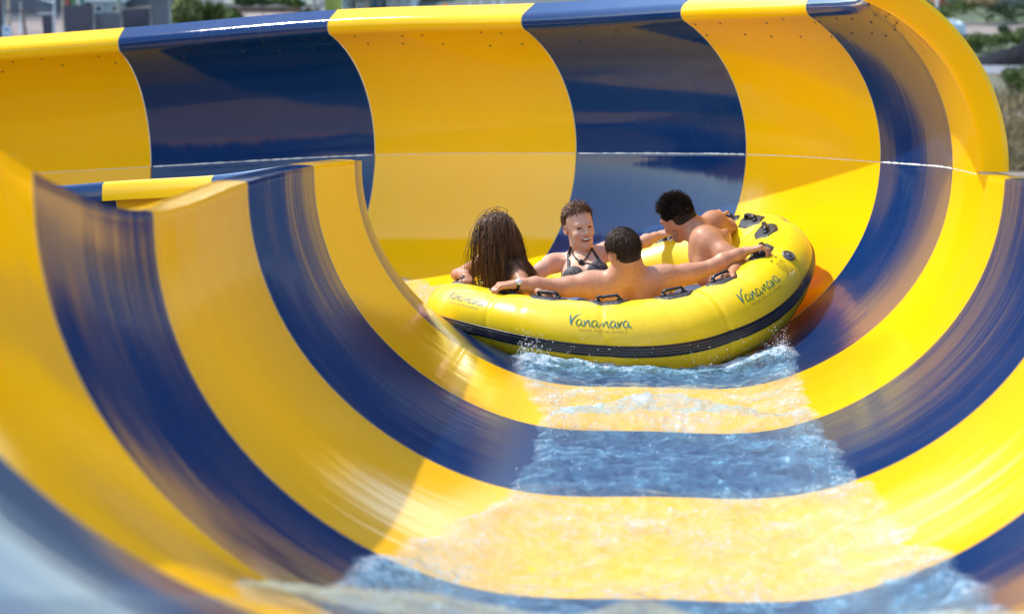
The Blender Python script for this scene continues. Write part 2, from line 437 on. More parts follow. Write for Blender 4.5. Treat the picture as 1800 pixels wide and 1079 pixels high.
for deg in HANDLES: pad(math.radians(deg), math.radians(97 if 200 < deg < 330 else 92), raft)
# printed lettering, laid on the skin
def stroke(pts, w, a0, b0, mats, sx=1.0, off=.0016):
    """brush stroke in (u, v) metres -> flat ribbon mesh rows"""
    pts = np.array(pts, float); t = np.linspace(0, 1, len(pts)); tt = np.linspace(0, 1, 26)
    # Catmull-Rom through the points
    q = np.stack([[crom(t, pts[:, k], x) for x in tt] for k in (0, 1)], 1)
    d_ = np.gradient(q, axis=0); d_ /= np.linalg.norm(d_, axis=1)[:, None] + 1e-9; nn = np.stack([-d_[:, 1], d_[:, 0]], 1)
    ww = w * (.55 + .75 * np.sin(PI * np.clip(tt * .9 + .1, 0, 1)))[:, None]
    L_, R2 = q + nn * ww, q - nn * ww
    return [[on_tube(a0, b0, *L_[i], off), on_tube(a0, b0, *R2[i], off)] for i in range(len(tt))]
LET = {  # hand-drawn letters in a unit box, baseline 0, x-height .5
 'V': ([[(.0, .78), (.05, .35), (.10, .0)], [(.08, .02), (.22, .45), (.48, .82), (.82, .98)]], .42),
 'a': ([[(.40, .44), (.22, .50), (.03, .25), (.12, .02), (.32, .12), (.44, .42)], [(.43, .42), (.40, .15), (.50, .02), (.62, .12)]], .58),
 'n': ([[(.0, .45), (.06, .25), (.07, .0)], [(.06, .05), (.20, .36), (.36, .46), (.38, .22), (.42, .02), (.54, .10)]], .54),
 '-': ([[(.0, .2), (.18, .26)]], .20),
 'v': ([[(.0, .46), (.06, .2), (.10, .02)], [(.09, .03), (.20, .30), (.36, .50)]], .36)}
def logo(a0, b0, width, mats, small=True, tilt=0.0):
    m = MB(); x = 0.0; txt = 'Vana-nava'; tot = sum(LET[c][1] for c in txt); sc_ = width / tot; x = -width / 2
    for i, c in enumerate(txt):
        st, w = LET[c]
        for s_ in st:
            pts = [(x + px * sc_ * 1.0, (py - .3) * sc_ * 1.05 + tilt * (x + px * sc_)) for px, py in s_]
            k = .034 if c in 'Vv' and s_ is st[0] else .023
            m.grid(np.array(stroke(pts, k * sc_ * 1.45, a0, b0, None)), i % 2 if mats is None else 0)
        x += w * sc_
    m.build('printed_name', [M_TEAL, M_GREEN] if mats is None else mats, raft)
    if small:
        cu = bpy.data.curves.new('t', 'FONT'); cu.body = 'ASIAN WATER JUNGLE'; cu.size = .0165; cu.space_character = 1.45; cu.align_x = 'CENTER'; cu.resolution_u = 2
        to = bpy.data.objects.new('t', cu); link(to); bpy.context.view_layer.update()
        me = bpy.data.meshes.new_from_object(to.evaluated_get(bpy.context.evaluated_depsgraph_get())); bpy.data.objects.remove(to)
        V = [on_tube(a0, b0, v.co.x + .01, v.co.y - .047 + tilt * v.co.x, .0016) for v in me.vertices]
        mesh('printed_line', V, [list(p.vertices) for p in me.polygons], M_GREY if mats is None else mats[0], raft)
logo(math.radians(264.5), math.radians(38), .30, None)
logo(math.radians(317), math.radians(40), .31, None)
logo(math.radians(218), math.radians(44), .30, [M_FADE])
logo(math.radians(16), math.radians(50), .28, [M_FADE], False)
# valve and small print on the right
m = MB(); a0, b0 = math.radians(339), math.radians(48)
m.grid(np.array([[on_tube(a0, b0, r * math.cos(q), r * math.sin(q), h) for (r, h) in ((.036, .001), (.036, .007), (.027, .009), (.024, .004), (.014, .004), (.012, .010), (.0003, .011))] for q in np.linspace(0, 2 * PI, 25)[:-1]]), close_u=True)
m.build('valve', simple('grey_valve', (.10, .10, .11), .35, .5, 60), raft)
m = MB(); g = random.Random(4)
for i in range(7):
    for j in range(9):
        if g.random() < .8:
            u0, v0 = -.145 + i * .013, -.05 + j * .011
            m.grid(np.array([[on_tube(a0, b0, u0 + du - .02, v0 + dv - .02, .0016) for dv in (0, .009 * g.uniform(.5, 1))] for du in (0, .005)]))
m.build('printed_notice', M_GREY, raft)
for u0 in (-.01, -.075):
    m = MB(); m.grid(np.array([[on_tube(a0, b0, u0 - .07 + du, .045 + dv, .0016) for dv in (0, .012)] for du in (0, .012)])); m.build('printed_mark', M_BLK, raft)
# ------------------------------------------------------------------ water
def waterlevels(k):
    K = [-6, -5, -4, -3, -2, -1.4, -1, -.6, 0, 1, 2, 3, 3.6, 4, 4.5, 5, 5.3, 5.7]
    L = [-.62, -.62, -.60, -.56, -.50, -.46, -.42, -.40, -.375, -.28, -.315, -.485, -.50, -.50, -.55, -.62, -.64, -.64]
    R = [.62, .62, .62, .60, .58, .56, .53, .50, .45, .425, .43, .52, .54, .54, .56, .62, .64, .64]
    C = [.055, .055, .06, .06, .062, .066, .068, .066, .052, .060, .058, .066, .075, .085, .10, .10, .10, .10]
    return crom(K, L, k), crom(K, R, k), crom(K, C, k)
def vnoise(p, seed=0):
    from mathutils import noise
    return noise.noise(Vector((p[0] + seed * 17.3, p[1] - seed * 5.1, seed * 3.7)))
P = []; nu = 190
ks = np.concatenate([np.linspace(-6, -2.2, 90), np.linspace(-2.2, 3.2, 440)[1:], np.linspace(3.2, 5.7, 91)[1:]])
for k in ks:
    L, R, C = waterlevels(k); L -= .035; R += .035; row = []
    nl, nr = floor_n(L), floor_n(R); c0, th, dn, ti = fr(k)
    y = k * S
    for i in range(nu):
        f = i / (nu - 1); off = L + (R - L) * f
        jit = .5 * (.018 * vnoise((k * 6, 1.5), 3) + .012 * vnoise((k * 17, 1.5), 6)) * ((1 - f) if f < .5 else f) * 2 * (abs(f - .5) * 2) ** 3
        off += jit
        flat = nl + (nr - nl) * f
        e = min(f, 1 - f) * (R - L)
        n = flat * (1 - min(1, e / .25)) + C * min(1, e / .25) if k < 4.2 else flat * .85 + .15 * C
        n = max(n, floor_n(off) + .004 + .05 * min(1, e / .06) * .4)
        amp = min(1, e / .05)
        x_, y_ = off * S, y
        wv = .016 * vnoise((x_ * 3.2, y_ * 1.9), 1) + .010 * vnoise((x_ * 8, y_ * 5), 2) + .006 * vnoise((x_ * 19, y_ * 13), 4) + .0035 * vnoise((x_ * 45, y_ * 34), 5)
        ch = abs(vnoise((x_ * 11 + 2 * vnoise((x_ * 3, y_ * 3), 9), y_ * 7), 11)); ch2 = abs(vnoise((x_ * 26, y_ * 17), 12))
        n += amp * (wv * .8 + .015 * (.28 - ch) + .008 * (.25 - ch2))
        # the wake: a V crest behind the raft, and water piled against the ring
        n += amp * .075 * math.exp(-((k - .93 - .35 * abs(off - .05)) / .13) ** 2) * math.exp(-((off - .05) / .30) ** 2)
        n += .020 * amp * math.exp(-((k + .45) / .22) ** 2) * math.exp(-((abs(off - .03) - .42) / .12) ** 2)
        if k > 4.0:      # the run rises to the crest the raft came over: the water stands nearly level across it
            s_ = min(1, (k - 4.0) / .9); dip = 105 * math.exp(-((off - .09) / .30) ** 6) * (1 - .95 * math.exp(-((off - .012) / .075) ** 2))
            top = 1.0722 - (1012 + dip + 10 * vnoise((off * 9, k * 2), 8)) * c0[1] / 4200 - dn
            n = n * (1 - s_) + s_ * max(min(n + .3, top), floor_n(off) * 0 + .0)
            if n < floor_n(off) + .006: n = floor_n(off) - .01 * min(1, s_ * 3) + .006 * (1 - min(1, s_ * 3))
        row.append(place(k, off, n))
    P.append(row)
P = np.array(P); mb = MB(); mb.grid(P)
t = NT('rushing_water')
v = t.coords('Object'); 
foam1 = t.noise(t.coords('Object', (1, .55, 1)), 9, 6, .72, .4); foam2 = t.noise(t.coords('Object', (1, .7, 1)), 46, 5, .7); foam3 = t.noise(v, 2.2, 3)
fo = t.math('ADD', t.math('MULTIPLY', foam1, .62), t.math('MULTIPLY', foam2, .38))
fo = t.math('ADD', fo, t.math('MULTIPLY', t.math('SUBTRACT', foam3, .5), .25))
uvn = t.n('ShaderNodeTexCoord'); sx = t.n('ShaderNodeSeparateXYZ'); t.l(uvn.outputs['UV'], sx.inputs[0])
fo = t.math('ADD', fo, t.ramp(sx.outputs[0], [(.02, .14), (.07, .05), (.14, 0.0), (.86, 0.0), (.93, .05), (.98, .14)]))
vk = sx.outputs[1]; fo = t.math('ADD', fo, t.math('MULTIPLY', t.ramp(t.math('ADD', vk, .5), [(.425, 0.0), (.448, .17), (.460, .09), (.48, 0.0), (.588, 0.0), (.597, .07), (.612, 0.0)]), 1.0))
fo = t.math('SUBTRACT', fo, t.ramp(t.math('ADD', vk, .5), [(.93, 0.0), (.97, .16)]))
FOAM_SKY_FAC = t.ramp(fo, [(.38, .04), (.48, .14), (.56, .27), (.63, .55), (.70, .97)])
h1 = t.noise(t.coords('Object', (1, .6, 1)), 24, 6, .7, .3); h2 = t.noise(v, 90, 4, .7)
nb = t.bump(h1, .75, .030, t.bump(h2, .8, .008))
tr = t.n('ShaderNodeBsdfTransparent'); tr.inputs['Color'].default_value = (.97, .99, 1.0, 1)
foam_sky_d = t.n('ShaderNodeBsdfDiffuse'); foam_sky_d.inputs['Color'].default_value = (.40, .76, .93, 1); t.l(nb, foam_sky_d.inputs['Normal'])
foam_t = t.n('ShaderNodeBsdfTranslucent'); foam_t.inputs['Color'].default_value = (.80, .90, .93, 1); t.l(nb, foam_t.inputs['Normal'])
foam = t.n('ShaderNodeMixShader'); foam.inputs[0].default_value = .25; FOAM_SKY_COL = t.mix(t.ramp(fo, [(.60, 0.0), (.72, 1.0)]), (.32, .74, .97), (.90, .95, .98)); t.l(FOAM_SKY_COL, foam_sky_d.inputs['Color']); t.l(foam_sky_d.outputs[0], foam.inputs[1]); t.l(foam_t.outputs[0], foam.inputs[2])  # sky-reflection blue painted into the froth; white peaks are froth and sparkle
mx = t.n('ShaderNodeMixShader'); t.l(FOAM_SKY_FAC, mx.inputs[0]); t.l(tr.outputs[0], mx.inputs[1]); t.l(foam.outputs[0], mx.inputs[2])
gl = t.n('ShaderNodeBsdfGlossy'); gl.inputs['Roughness'].default_value = .16; t.l(nb, gl.inputs['Normal'])
frn = t.n('ShaderNodeFresnel'); frn.inputs['IOR'].default_value = 1.33; t.l(nb, frn.inputs['Normal'])
mx2 = t.n('ShaderNodeMixShader'); t.l(t.math('ADD', t.math('MULTIPLY', frn.outputs[0], .20), .04), mx2.inputs[0]); t.l(mx.outputs[0], mx2.inputs[1]); t.l(gl.outputs[0], mx2.inputs[2])
en = t.noise(t.coords('Object'), 7, 5, .65); ed = t.math('ADD', sx.outputs[0], t.math('MULTIPLY', t.math('SUBTRACT', en, .5), .10))
ed2 = t.math('ADD', sx.outputs[0], t.math('MULTIPLY', t.math('SUBTRACT', en, .5), -.10))
alpha = t.math('MULTIPLY', t.ramp(ed, [(.008, 0.0), (.05, .75), (.10, 1.0)]), t.ramp(ed2, [(.90, 1.0), (.95, .75), (.992, 0.0)]))
tr2 = t.n('ShaderNodeBsdfTransparent'); mx3 = t.n('ShaderNodeMixShader'); t.l(alpha, mx3.inputs[0]); t.l(tr2.outputs[0], mx3.inputs[1]); t.l(mx2.outputs[0], mx3.inputs[2])
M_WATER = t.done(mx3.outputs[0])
UVW = [(i / (nu - 1), k / 10) for k in ks for i in range(nu)]
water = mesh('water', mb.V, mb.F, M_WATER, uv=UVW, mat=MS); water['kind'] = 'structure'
# spray: droplets thrown up along the raft, the wake and the crest
mb = MB(); g = np.random.default_rng(11)
def drop(p, r):
    mb.add([p + np.array([r, 0, 0]), p - np.array([r, 0, 0]), p + np.array([0, r, 0]), p - np.array([0, r, 0]), p + np.array([0, 0, r]), p - np.array([0, 0, r])],
           [(0, 2, 4), (2, 1, 4), (1, 3, 4), (3, 0, 4), (2, 0, 5), (1, 2, 5), (3, 1, 5), (0, 3, 5)])
for _ in range(1700):
    k = g.choice([g.normal(-.5, .10), g.normal(.95, .22), g.uniform(-.6, 3.4)], p=[.60, .22, .18]); L, R, C = waterlevels(k)
    side = g.random() < .75; off = (L + abs(g.normal(0, .04)) if g.random() < .5 else R - abs(g.normal(0, .04))) if side else g.uniform(L, R)
    n = max(floor_n(off), C) + .012 + abs(g.normal(0, .030)) * (1.5 if k < -.2 else .7); drop(place(k, off, n), g.uniform(.0010, .0030))
t = NT('droplet'); b = t.bsdf(Roughness=.05); b.inputs['Base Color'].default_value = (.9, .92, .93, 1); M_DROP = t.done(b.outputs[0])
sp = mb.build('spray', M_DROP, None, mat=MS); tag(sp, kind='stuff')
# ------------------------------------------------------------------ people: smooth-blended bodies meshed with surface nets, in the raft frame
def nrm(v): v = np.asarray(v, float); return v / (np.linalg.norm(v) + 1e-12)
def smin(a, b, k):
    h = np.maximum(k - np.abs(a - b), 0) / k
    return np.minimum(a, b) - h * h * k * .25
class Body:
    def __init__(s): s.P = []
    def cone(s, a, b, ra, rb, k=.03): s.P.append(('c', np.array(a, float), np.array(b, float), ra, rb, k, 1)); return s
    def chain(s, pts, rs, k=.03):
        for i in range(len(pts) - 1): s.cone(pts[i], pts[i + 1], rs[i], rs[i + 1], k)
    def ell(s, c, r, R=None, k=.03, sign=1): s.P.append(('e', np.array(c, float), np.array(r, float), np.eye(3) if R is None else np.asarray(R, float), None, k, sign)); return s
    @staticmethod
    def ev(p, X):
        if p[0] == 'c':
            a, b = p[1], p[2]; ab = b - a; L = ab @ ab + 1e-12
            t = np.clip(((X - a) @ ab) / L, 0, 1)
            return np.linalg.norm(X - a - t[..., None] * ab, axis=-1) - (p[3] + (p[4] - p[3]) * t)
        q = (X - p[1]) @ p[3].T; r = p[2]
        k0 = np.linalg.norm(q / r, axis=-1); k1 = np.linalg.norm(q / (r * r), axis=-1) + 1e-9
        return k0 * (k0 - 1) / k1
    @staticmethod
    def bb(p, m):
        if p[0] == 'c': r = max(p[3], p[4]) + m; return np.minimum(p[1], p[2]) - r, np.maximum(p[1], p[2]) + r
        r = np.abs(p[3].T) @ p[2] + m; return p[1] - r, p[1] + r
    def sdf(s, X):
        d = np.full(X.shape[:-1], 1.0)
        for p in s.P:
            v = s.ev(p, X)
            d = smin(d, v, p[5]) if p[6] > 0 else -smin(-d, v, p[5])
        return d
    def field(s, h, pad=.03, prims=None):
        P = s.P if prims is None else prims
        B = [s.bb(p, pad) for p in P if p[6] > 0]; lo = np.min([b[0] for b in B], 0); hi = np.max([b[1] for b in B], 0)
        n = np.ceil((hi - lo) / h).astype(int) + 1
        D = np.full(n, .2, np.float32)
        ax = [lo[i] + h * np.arange(n[i]) for i in range(3)]
        for p in P:
            a, b = s.bb(p, .06); i0 = np.clip(np.floor((a - lo) / h).astype(int), 0, n - 1); i1 = np.clip(np.ceil((b - lo) / h).astype(int) + 1, 1, n)
            sl = tuple(slice(i0[i], i1[i]) for i in range(3))
            X = np.stack(np.meshgrid(*[ax[i][sl[i]] for i in range(3)], indexing='ij'), -1)
            v = s.ev(p, X); d = D[sl]
            D[sl] = smin(d, v, p[5]) if p[6] > 0 else -smin(-d, v, p[5])
        return D, lo, h
    def at(s, D, lo, h):
        n = D.shape; return np.stack(np.meshgrid(*[lo[i] + h * np.arange(n[i]) for i in range(3)], indexing='ij'), -1)
def nets(D, lo, h):
    neg = D < 0; c = np.zeros(tuple(n - 1 for n in D.shape), np.int8)
    for dx in (0, 1):
        for dy in (0, 1):
            for dz in (0, 1): c += neg[dx:D.shape[0] - 1 + dx, dy:D.shape[1] - 1 + dy, dz:D.shape[2] - 1 + dz]
    act = (c > 0) & (c < 8); idx = -np.ones(c.shape, np.int64); I = np.argwhere(act); idx[act] = np.arange(len(I))
    acc = np.zeros((len(I), 3)); cnt = np.zeros(len(I)); cor = [(x, y, z) for x in (0, 1) for y in (0, 1) for z in (0, 1)]
    for a in range(8):
        for b in range(a + 1, 8):
            A, B = np.array(cor[a]), np.array(cor[b])
            if np.abs(A - B).sum() != 1: continue
            va = D[tuple((I + A).T)]; vb = D[tuple((I + B).T)]; m = (va < 0) != (vb < 0)
            t = np.where(m, va / (va - vb + 1e-12), 0); acc += np.where(m[:, None], A + t[:, None] * (B - A), 0); cnt += m
    V = lo + h * (I + acc / np.maximum(cnt, 1)[:, None]); F = []
    for ax in range(3):
        u, v = [(1, 2), (2, 0), (0, 1)][ax]
        s0 = [slice(1, -1)] * 3; s0[ax] = slice(0, -1); s1 = list(s0); s1[ax] = slice(1, None)
        a, b = neg[tuple(s0)], neg[tuple(s1)]; E = np.argwhere(a != b)
        if not len(E): continue
        off = np.ones(3, int); off[ax] = 0; G = E + off
        def cell(du, dv):
            q = G.copy(); q[:, u] -= du; q[:, v] -= dv; return idx[tuple(q.T)]
        Q = np.stack([cell(1, 1), cell(0, 1), cell(0, 0), cell(1, 0)], 1); f = a[tuple(E.T)]
        Q = np.where(f[:, None], Q, Q[:, ::-1]); F.append(Q[(Q >= 0).all(1)])
    return V, np.concatenate(F)
def shell(body, mask, off, h=.004, k=.01):
    """cloth, lips, brows: the body's own surface pushed out, kept where the mask shapes are"""
    m = Body(); m.P = mask
    D, lo, h = m.field(h, .012)
    X = m.at(D, lo, h); near = D < .02; d = np.full(D.shape, .2, np.float32)
    d[near] = body.sdf(X[near]) - off
    return nets(np.maximum(d, D), lo, h)
def frame_of(f, u):
    f = nrm(f); r = nrm(np.cross(f, u)); u = np.cross(r, f); return np.stack([r, f, u])      # rows: right, forward, up
def head(B, c, f, u, s=1.0, female=False):
    R = frame_of(f, u); T = lambda x, y, z: c + s * (np.array([x, y, z]) @ R)
    B.ell(T(0, -.012, .034), np.array([.074, .094, .086]) * s, R, .03)
    B.ell(T(0, .030, -.035), np.array([.060 if not female else .057, .064, .080]) * s, R, .04)
    B.cone(T(-.030, .028, -.085), T(0, .072, -.098), .026 * s, (.021 if not female else .018) * s, .025)
    B.cone(T(.030, .028, -.085), T(0, .072, -.098), .026 * s, (.021 if not female else .018) * s, .025)
    B.ell(T(-.038, .070, -.030), np.array([.020, .020, .018]) * s, R, .02); B.ell(T(.038, .070, -.030), np.array([.020, .020, .018]) * s, R, .02)
    B.cone(T(-.034, .082, .022), T(.034, .082, .022), (.009 if female else .012) * s, (.009 if female else .012) * s, .022)
    for x in (-.031, .031): B.ell(T(x, .102, .004), np.array([.013, .010, .0075]) * s, R, .012, -1)
    B.cone(T(0, .093, .012), T(0, .113, -.026), .007 * s, .012 * s, .010)
    for x in (-.011, .011): B.ell(T(x, .101, -.028), np.array([.009, .010, .008]) * s, R, .008)
    B.cone(T(-.020, .089, -.052), T(.020, .089, -.052), .007 * s, .007 * s, .008); B.cone(T(-.016, .088, -.066), T(.016, .088, -.066), .008 * s, .008 * s, .008)
    for x in (-1, 1):
        B.ell(T(x * .077, -.012, -.008), np.array([.010, .020, .031]) * s, R, .008)
        B.ell(T(x * .086, -.006, -.006), np.array([.006, .010, .016]) * s, R, .006, -1)
    return T, R
def hand(B, w, d, n, s=1.0, side=1, curl=1.0, thumb=True):
    """w wrist, d towards the knuckles, n out of the palm (towards the thing held), side +1: thumb on the d x n side"""
    d = nrm(d); n = nrm(n - d * (n @ d)); a = np.cross(d, n) * side
    L = .085 * s; kn = []
    for j, (o, l) in enumerate(((.030, .078), (.010, .086), (-.010, .081), (-.029, .064))):
        k0 = w + d * (L * (.98 if j in (1, 2) else .92)) + a * o * s - n * .004; kn.append(k0)
        B.cone(w + d * .012 + a * o * .55 * s, k0, .016 * s, .0125 * s, .012)
        p = k0; ang = math.radians(35) * curl
        for q, (fl, r0, r1) in enumerate(((.46, .0098, .0090), (.31, .0090, .0082), (.23, .0082, .0068))):
            dr = d * math.cos(ang) + n * math.sin(ang) + a * o * .5 * (1 - q * .4); e = p + nrm(dr) * l * fl * s
            B.cone(p, e, r0 * s, r1 * s, .005); p = e; ang += math.radians(62 - 6 * j) * curl
    if thumb:
        t0 = w + d * .022 * s + a * .026 * s; t1 = t0 + nrm(d * .7 + a * .75 + n * .45) * .045 * s
        t2 = t1 + nrm(d * .8 + a * .1 + n * .75) * .034 * s; t3 = t2 + nrm(d * .45 - a * .45 + n * .8) * .026 * s
        B.chain([t0, t1, t2, t3], [.016 * s, .0125 * s, .0105 * s, .0085 * s], .010)
    return kn
def arm(B, sh, el, wr, s=1.0, m=1.0):
    sh, el, wr = map(np.array, (sh, el, wr)); u = el - sh; f = wr - el
    B.cone(sh, sh + u * .35, .058 * m * s, .050 * m * s, .05)
    B.chain([sh, sh + u * .5, el, el + f * .30, el + f * .75, wr], [.049 * m * s, .047 * m * s, .035 * m * s, .0435 * m * s, .030 * s * m, .0255 * s * (.4 + .6 * m)], .022)
    B.ell(sh + u * .16 + (0, 0, .012 * s), (.060 * m * s, .054 * m * s, .056 * m * s), None, .03); B.ell(sh + u * .58 + (0, 0, -.010 * s), (.058 * m * s, .042 * m * s, .042 * m * s), None, .03); B.ell(el + (0, -.012, .004), (.030 * m * s,) * 3, None, .02)
def leg(B, hp, kn, an, s=1.0, fdir=(0, 1, 0)):
    hp, kn, an = map(np.array, (hp, kn, an)); t = kn - hp; c = an - kn
    B.chain([hp, hp + t * .5, kn, kn + c * .3, kn + c * .8, an], [.085 * s, .074 * s, .054 * s, .056 * s, .038 * s, .034 * s], .04)
    fd = nrm(fdir); B.chain([an - fd * .03, an + fd * .08, an + fd * .15], [.034 * s, .030 * s, .020 * s], .03)
def skinmat(name, col, red):
    t = NT(name); b = t.bsdf(Roughness=.42, IOR=1.42); v = t.coords()
    n1 = t.noise(v, 9, 5, .6); n2 = t.noise(v, 55, 4, .6)
    c = t.mix(t.ramp(n1, [(.3, 0.0), (.75, 1.0)]), col, red)
    c = t.mix(t.math('MULTIPLY', t.ramp(n2, [(.42, 0.0), (.75, 1.0)]), .55), c, (col[0] * .74, col[1] * .64, col[2] * .58))
    t.l(c, b.inputs['Base Color']); b.inputs['Subsurface Weight'].default_value = .12; b.inputs['Subsurface Radius'].default_value = (.02, .008, .004); b.inputs['Subsurface Scale'].default_value = .5
    t.l(t.ramp(n1, [(.3, .36), (.7, .54)]), b.inputs['Roughness'])
    t.l(t.bump(t.noise(v, 160, 3), .15, .003, t.bump(t.noise(v, 22, 3), .35, .006)), b.inputs['Normal']); return t.done(b.outputs[0])
SK_PALE = skinmat('fair_skin', (.67, .40, .265), (.67, .32, .19)); SK_TAN = skinmat('tanned_skin', (.52, .25, .125), (.52, .205, .095)); SK_MID = skinmat('flushed_skin', (.60, .31, .175), (.62, .26, .135))
def hairmat(name, a, b_, rough=.38):
    t = NT(name); b = t.bsdf(Roughness=rough); v = t.coords()
    gi = t.n('ShaderNodeNewGeometry'); f_ = t.math('ADD', t.math('MULTIPLY', gi.outputs['Random Per Island'], .6), t.math('MULTIPLY', t.noise(v, 70, 4, .7), .5)); t.l(t.ramp(f_, [(.25, a), (.85, b_)]), b.inputs['Base Color']); t.l(t.bump(t.noise(t.coords('Object', (1, 1, .35)), 150, 4, .7), .8, .006), b.inputs['Normal']); b.inputs['Specular IOR Level'].default_value = .35
    return t.done(b.outputs[0])
H_DARK = hairmat('dark_brown_hair', (.012, .007, .004), (.10, .048, .022), .5); H_LONG = hairmat('long_brown_hair', (.012, .006, .003), (.24, .105, .035), .36)
H_BRN = hairmat('wet_brown_hair', (.04, .017, .008), (.30, .135, .06)); H_BLK = hairmat('black_hair', (.008, .005, .004), (.034, .018, .010), .55)
M_EYE = simple('eye_dark', (.03, .018, .012), .15, .2); M_BROW = simple('brow_hair', (.24, .12, .065), .6, .3); M_LIP = simple('lips', (.52, .21, .15), .4, .1)
M_TEETH = simple('teeth', (.62, .58, .50), .3, .05); M_MOUTH = simple('mouth_inside', (.10, .025, .02), .5, .1)
M_STUB = simple('stubble', (.35, .17, .092), .75, .4, 260)
def strands(roots, dirs, length, r, body=None, grav=.35, steps=9, curl=.0, lift=.006, seed=1, clump=0):
    """hair as one mesh of thin tapering three-sided tubes"""
    g = np.random.default_rng(seed); n = len(roots); P = roots.copy(); d = dirs.copy(); path = [P.copy()]
    length = np.broadcast_to(length, (n,)); st = (length / steps)[:, None]
    wob = g.normal(0, 1, (n, 3))
    if clump: cw = g.normal(0, 1, (clump, 3)); cid = np.argmin(((roots[:, None] - roots[g.integers(0, n, clump)][None]) ** 2).sum(2), 1); wob = wob * .35 + cw[cid] * .9
    for i in range(steps):
        d = d + np.array([0, 0, -1]) * grav + wob * curl * np.sin(i * 1.3 + wob[:, :1] * 3) ; d /= np.linalg.norm(d, axis=1)[:, None]
        P = P + d * st
        if body is not None:
            for _ in range(2):
                e = .004; s0 = body.sdf(P); G = np.stack([body.sdf(P + e * np.eye(3)[a]) - s0 for a in range(3)], 1); G /= np.linalg.norm(G, axis=1)[:, None] + 1e-9
                push = np.maximum(lift * (1 + .8 * np.abs(wob[:, 0])) - s0, 0); P = P + G * push[:, None]
                dn = (d * G).sum(1); d = d - np.where((push > 0) & (dn < 0), dn, 0)[:, None] * G
        path.append(P.copy())
    Q = np.stack(path, 1); m = Q.shape[1]; V = []; F = []
    T = np.gradient(Q, axis=1); T /= np.linalg.norm(T, axis=2)[..., None] + 1e-9
    A = np.cross(T, np.array([.31, .52, .8])); A /= np.linalg.norm(A, axis=2)[..., None] + 1e-9; Bv = np.cross(T, A)
    tap = np.linspace(1, .25, m)[None, :, None] * r * (.7 + .6 * g.random((n, 1, 1)))
    ring = [Q + tap * (math.cos(a) * A + math.sin(a) * Bv) for a in (0, 2.094, 4.189)]
    V = np.stack(ring, 2).reshape(-1, 3)
    base = (np.arange(n)[:, None, None] * m + np.arange(m - 1)[None, :, None]) * 3; j = np.arange(3)[None, None, :]; j2 = (j + 1) % 3
    F = np.stack([base + j, base + j2, base + 3 + j2, base + 3 + j], -1).reshape(-1, 4)
    return V, F
def scalp(T, R, n, cond, s=1.0, seed=3, grow=1.0):
    """points on the skull where cond(direction in the head frame) holds, and their normals"""
    g = np.random.default_rng(seed); q = g.normal(0, 1, (n * 6, 3)); q /= np.linalg.norm(q, axis=1)[:, None]
    q = q[cond(q)][:n]; rad = np.array([.074, .094, .086]) * grow; loc = q * rad + np.array([0, -.012, .034])
    nl = q / rad; nl /= np.linalg.norm(nl, axis=1)[:, None]
    return np.array([T(*l) for l in loc]), nl @ R
def person(label, skin, B, h=.005, group='riders sitting in the raft'):
    D, lo, hh = B.field(h); V, F = nets(D, lo, hh)
    o = mesh('person', V, F, skin, mat=RM); tag(o, label, 'person', group); return o
def part(name, VF, m, parent):
    o = mesh(name, VF[0], VF[1], m); o.parent = parent; return o
def hair_part(pieces, m, parent):
    V = np.concatenate([p[0] for p in pieces]); F = []; b = 0
    for p in pieces: F += [tuple(x + b for x in f) for f in p[1]]; b += len(p[0])
    return part('hair', (V, F), m, parent)
def hit(B, px, py, off=.004, y0=-.3):
    o = np.array(RMI @ Vector(CPOS)); p = J(px, py, y0); r = nrm(p - o)
    for _ in range(80):
        d = float(B.sdf(p[None])[0])
        if d < .0008: break
        p = p + r * max(d, .001) * .9
    return p - r * off
def on_body(B, pix, n=6, off=.004):
    pix = np.array(pix, float); Q = []
    for i in range(len(pix) - 1):
        for f in np.linspace(0, 1, n, endpoint=False): Q.append(hit(B, *(pix[i] * (1 - f) + pix[i + 1] * f), off))
    Q.append(hit(B, *pix[-1], off)); Q = np.array(Q); Q[1:-1] = (Q[:-2] + 2 * Q[1:-1] + Q[2:]) / 4; return Q
E3 = lambda c, r, R=None: ('e', np.array(c, float), np.array(r, float), np.eye(3) if R is None else R, None, .01, 1)
C3 = lambda a, b, ra, rb: ('c', np.array(a, float), np.array(b, float), ra, rb, .01, 1)
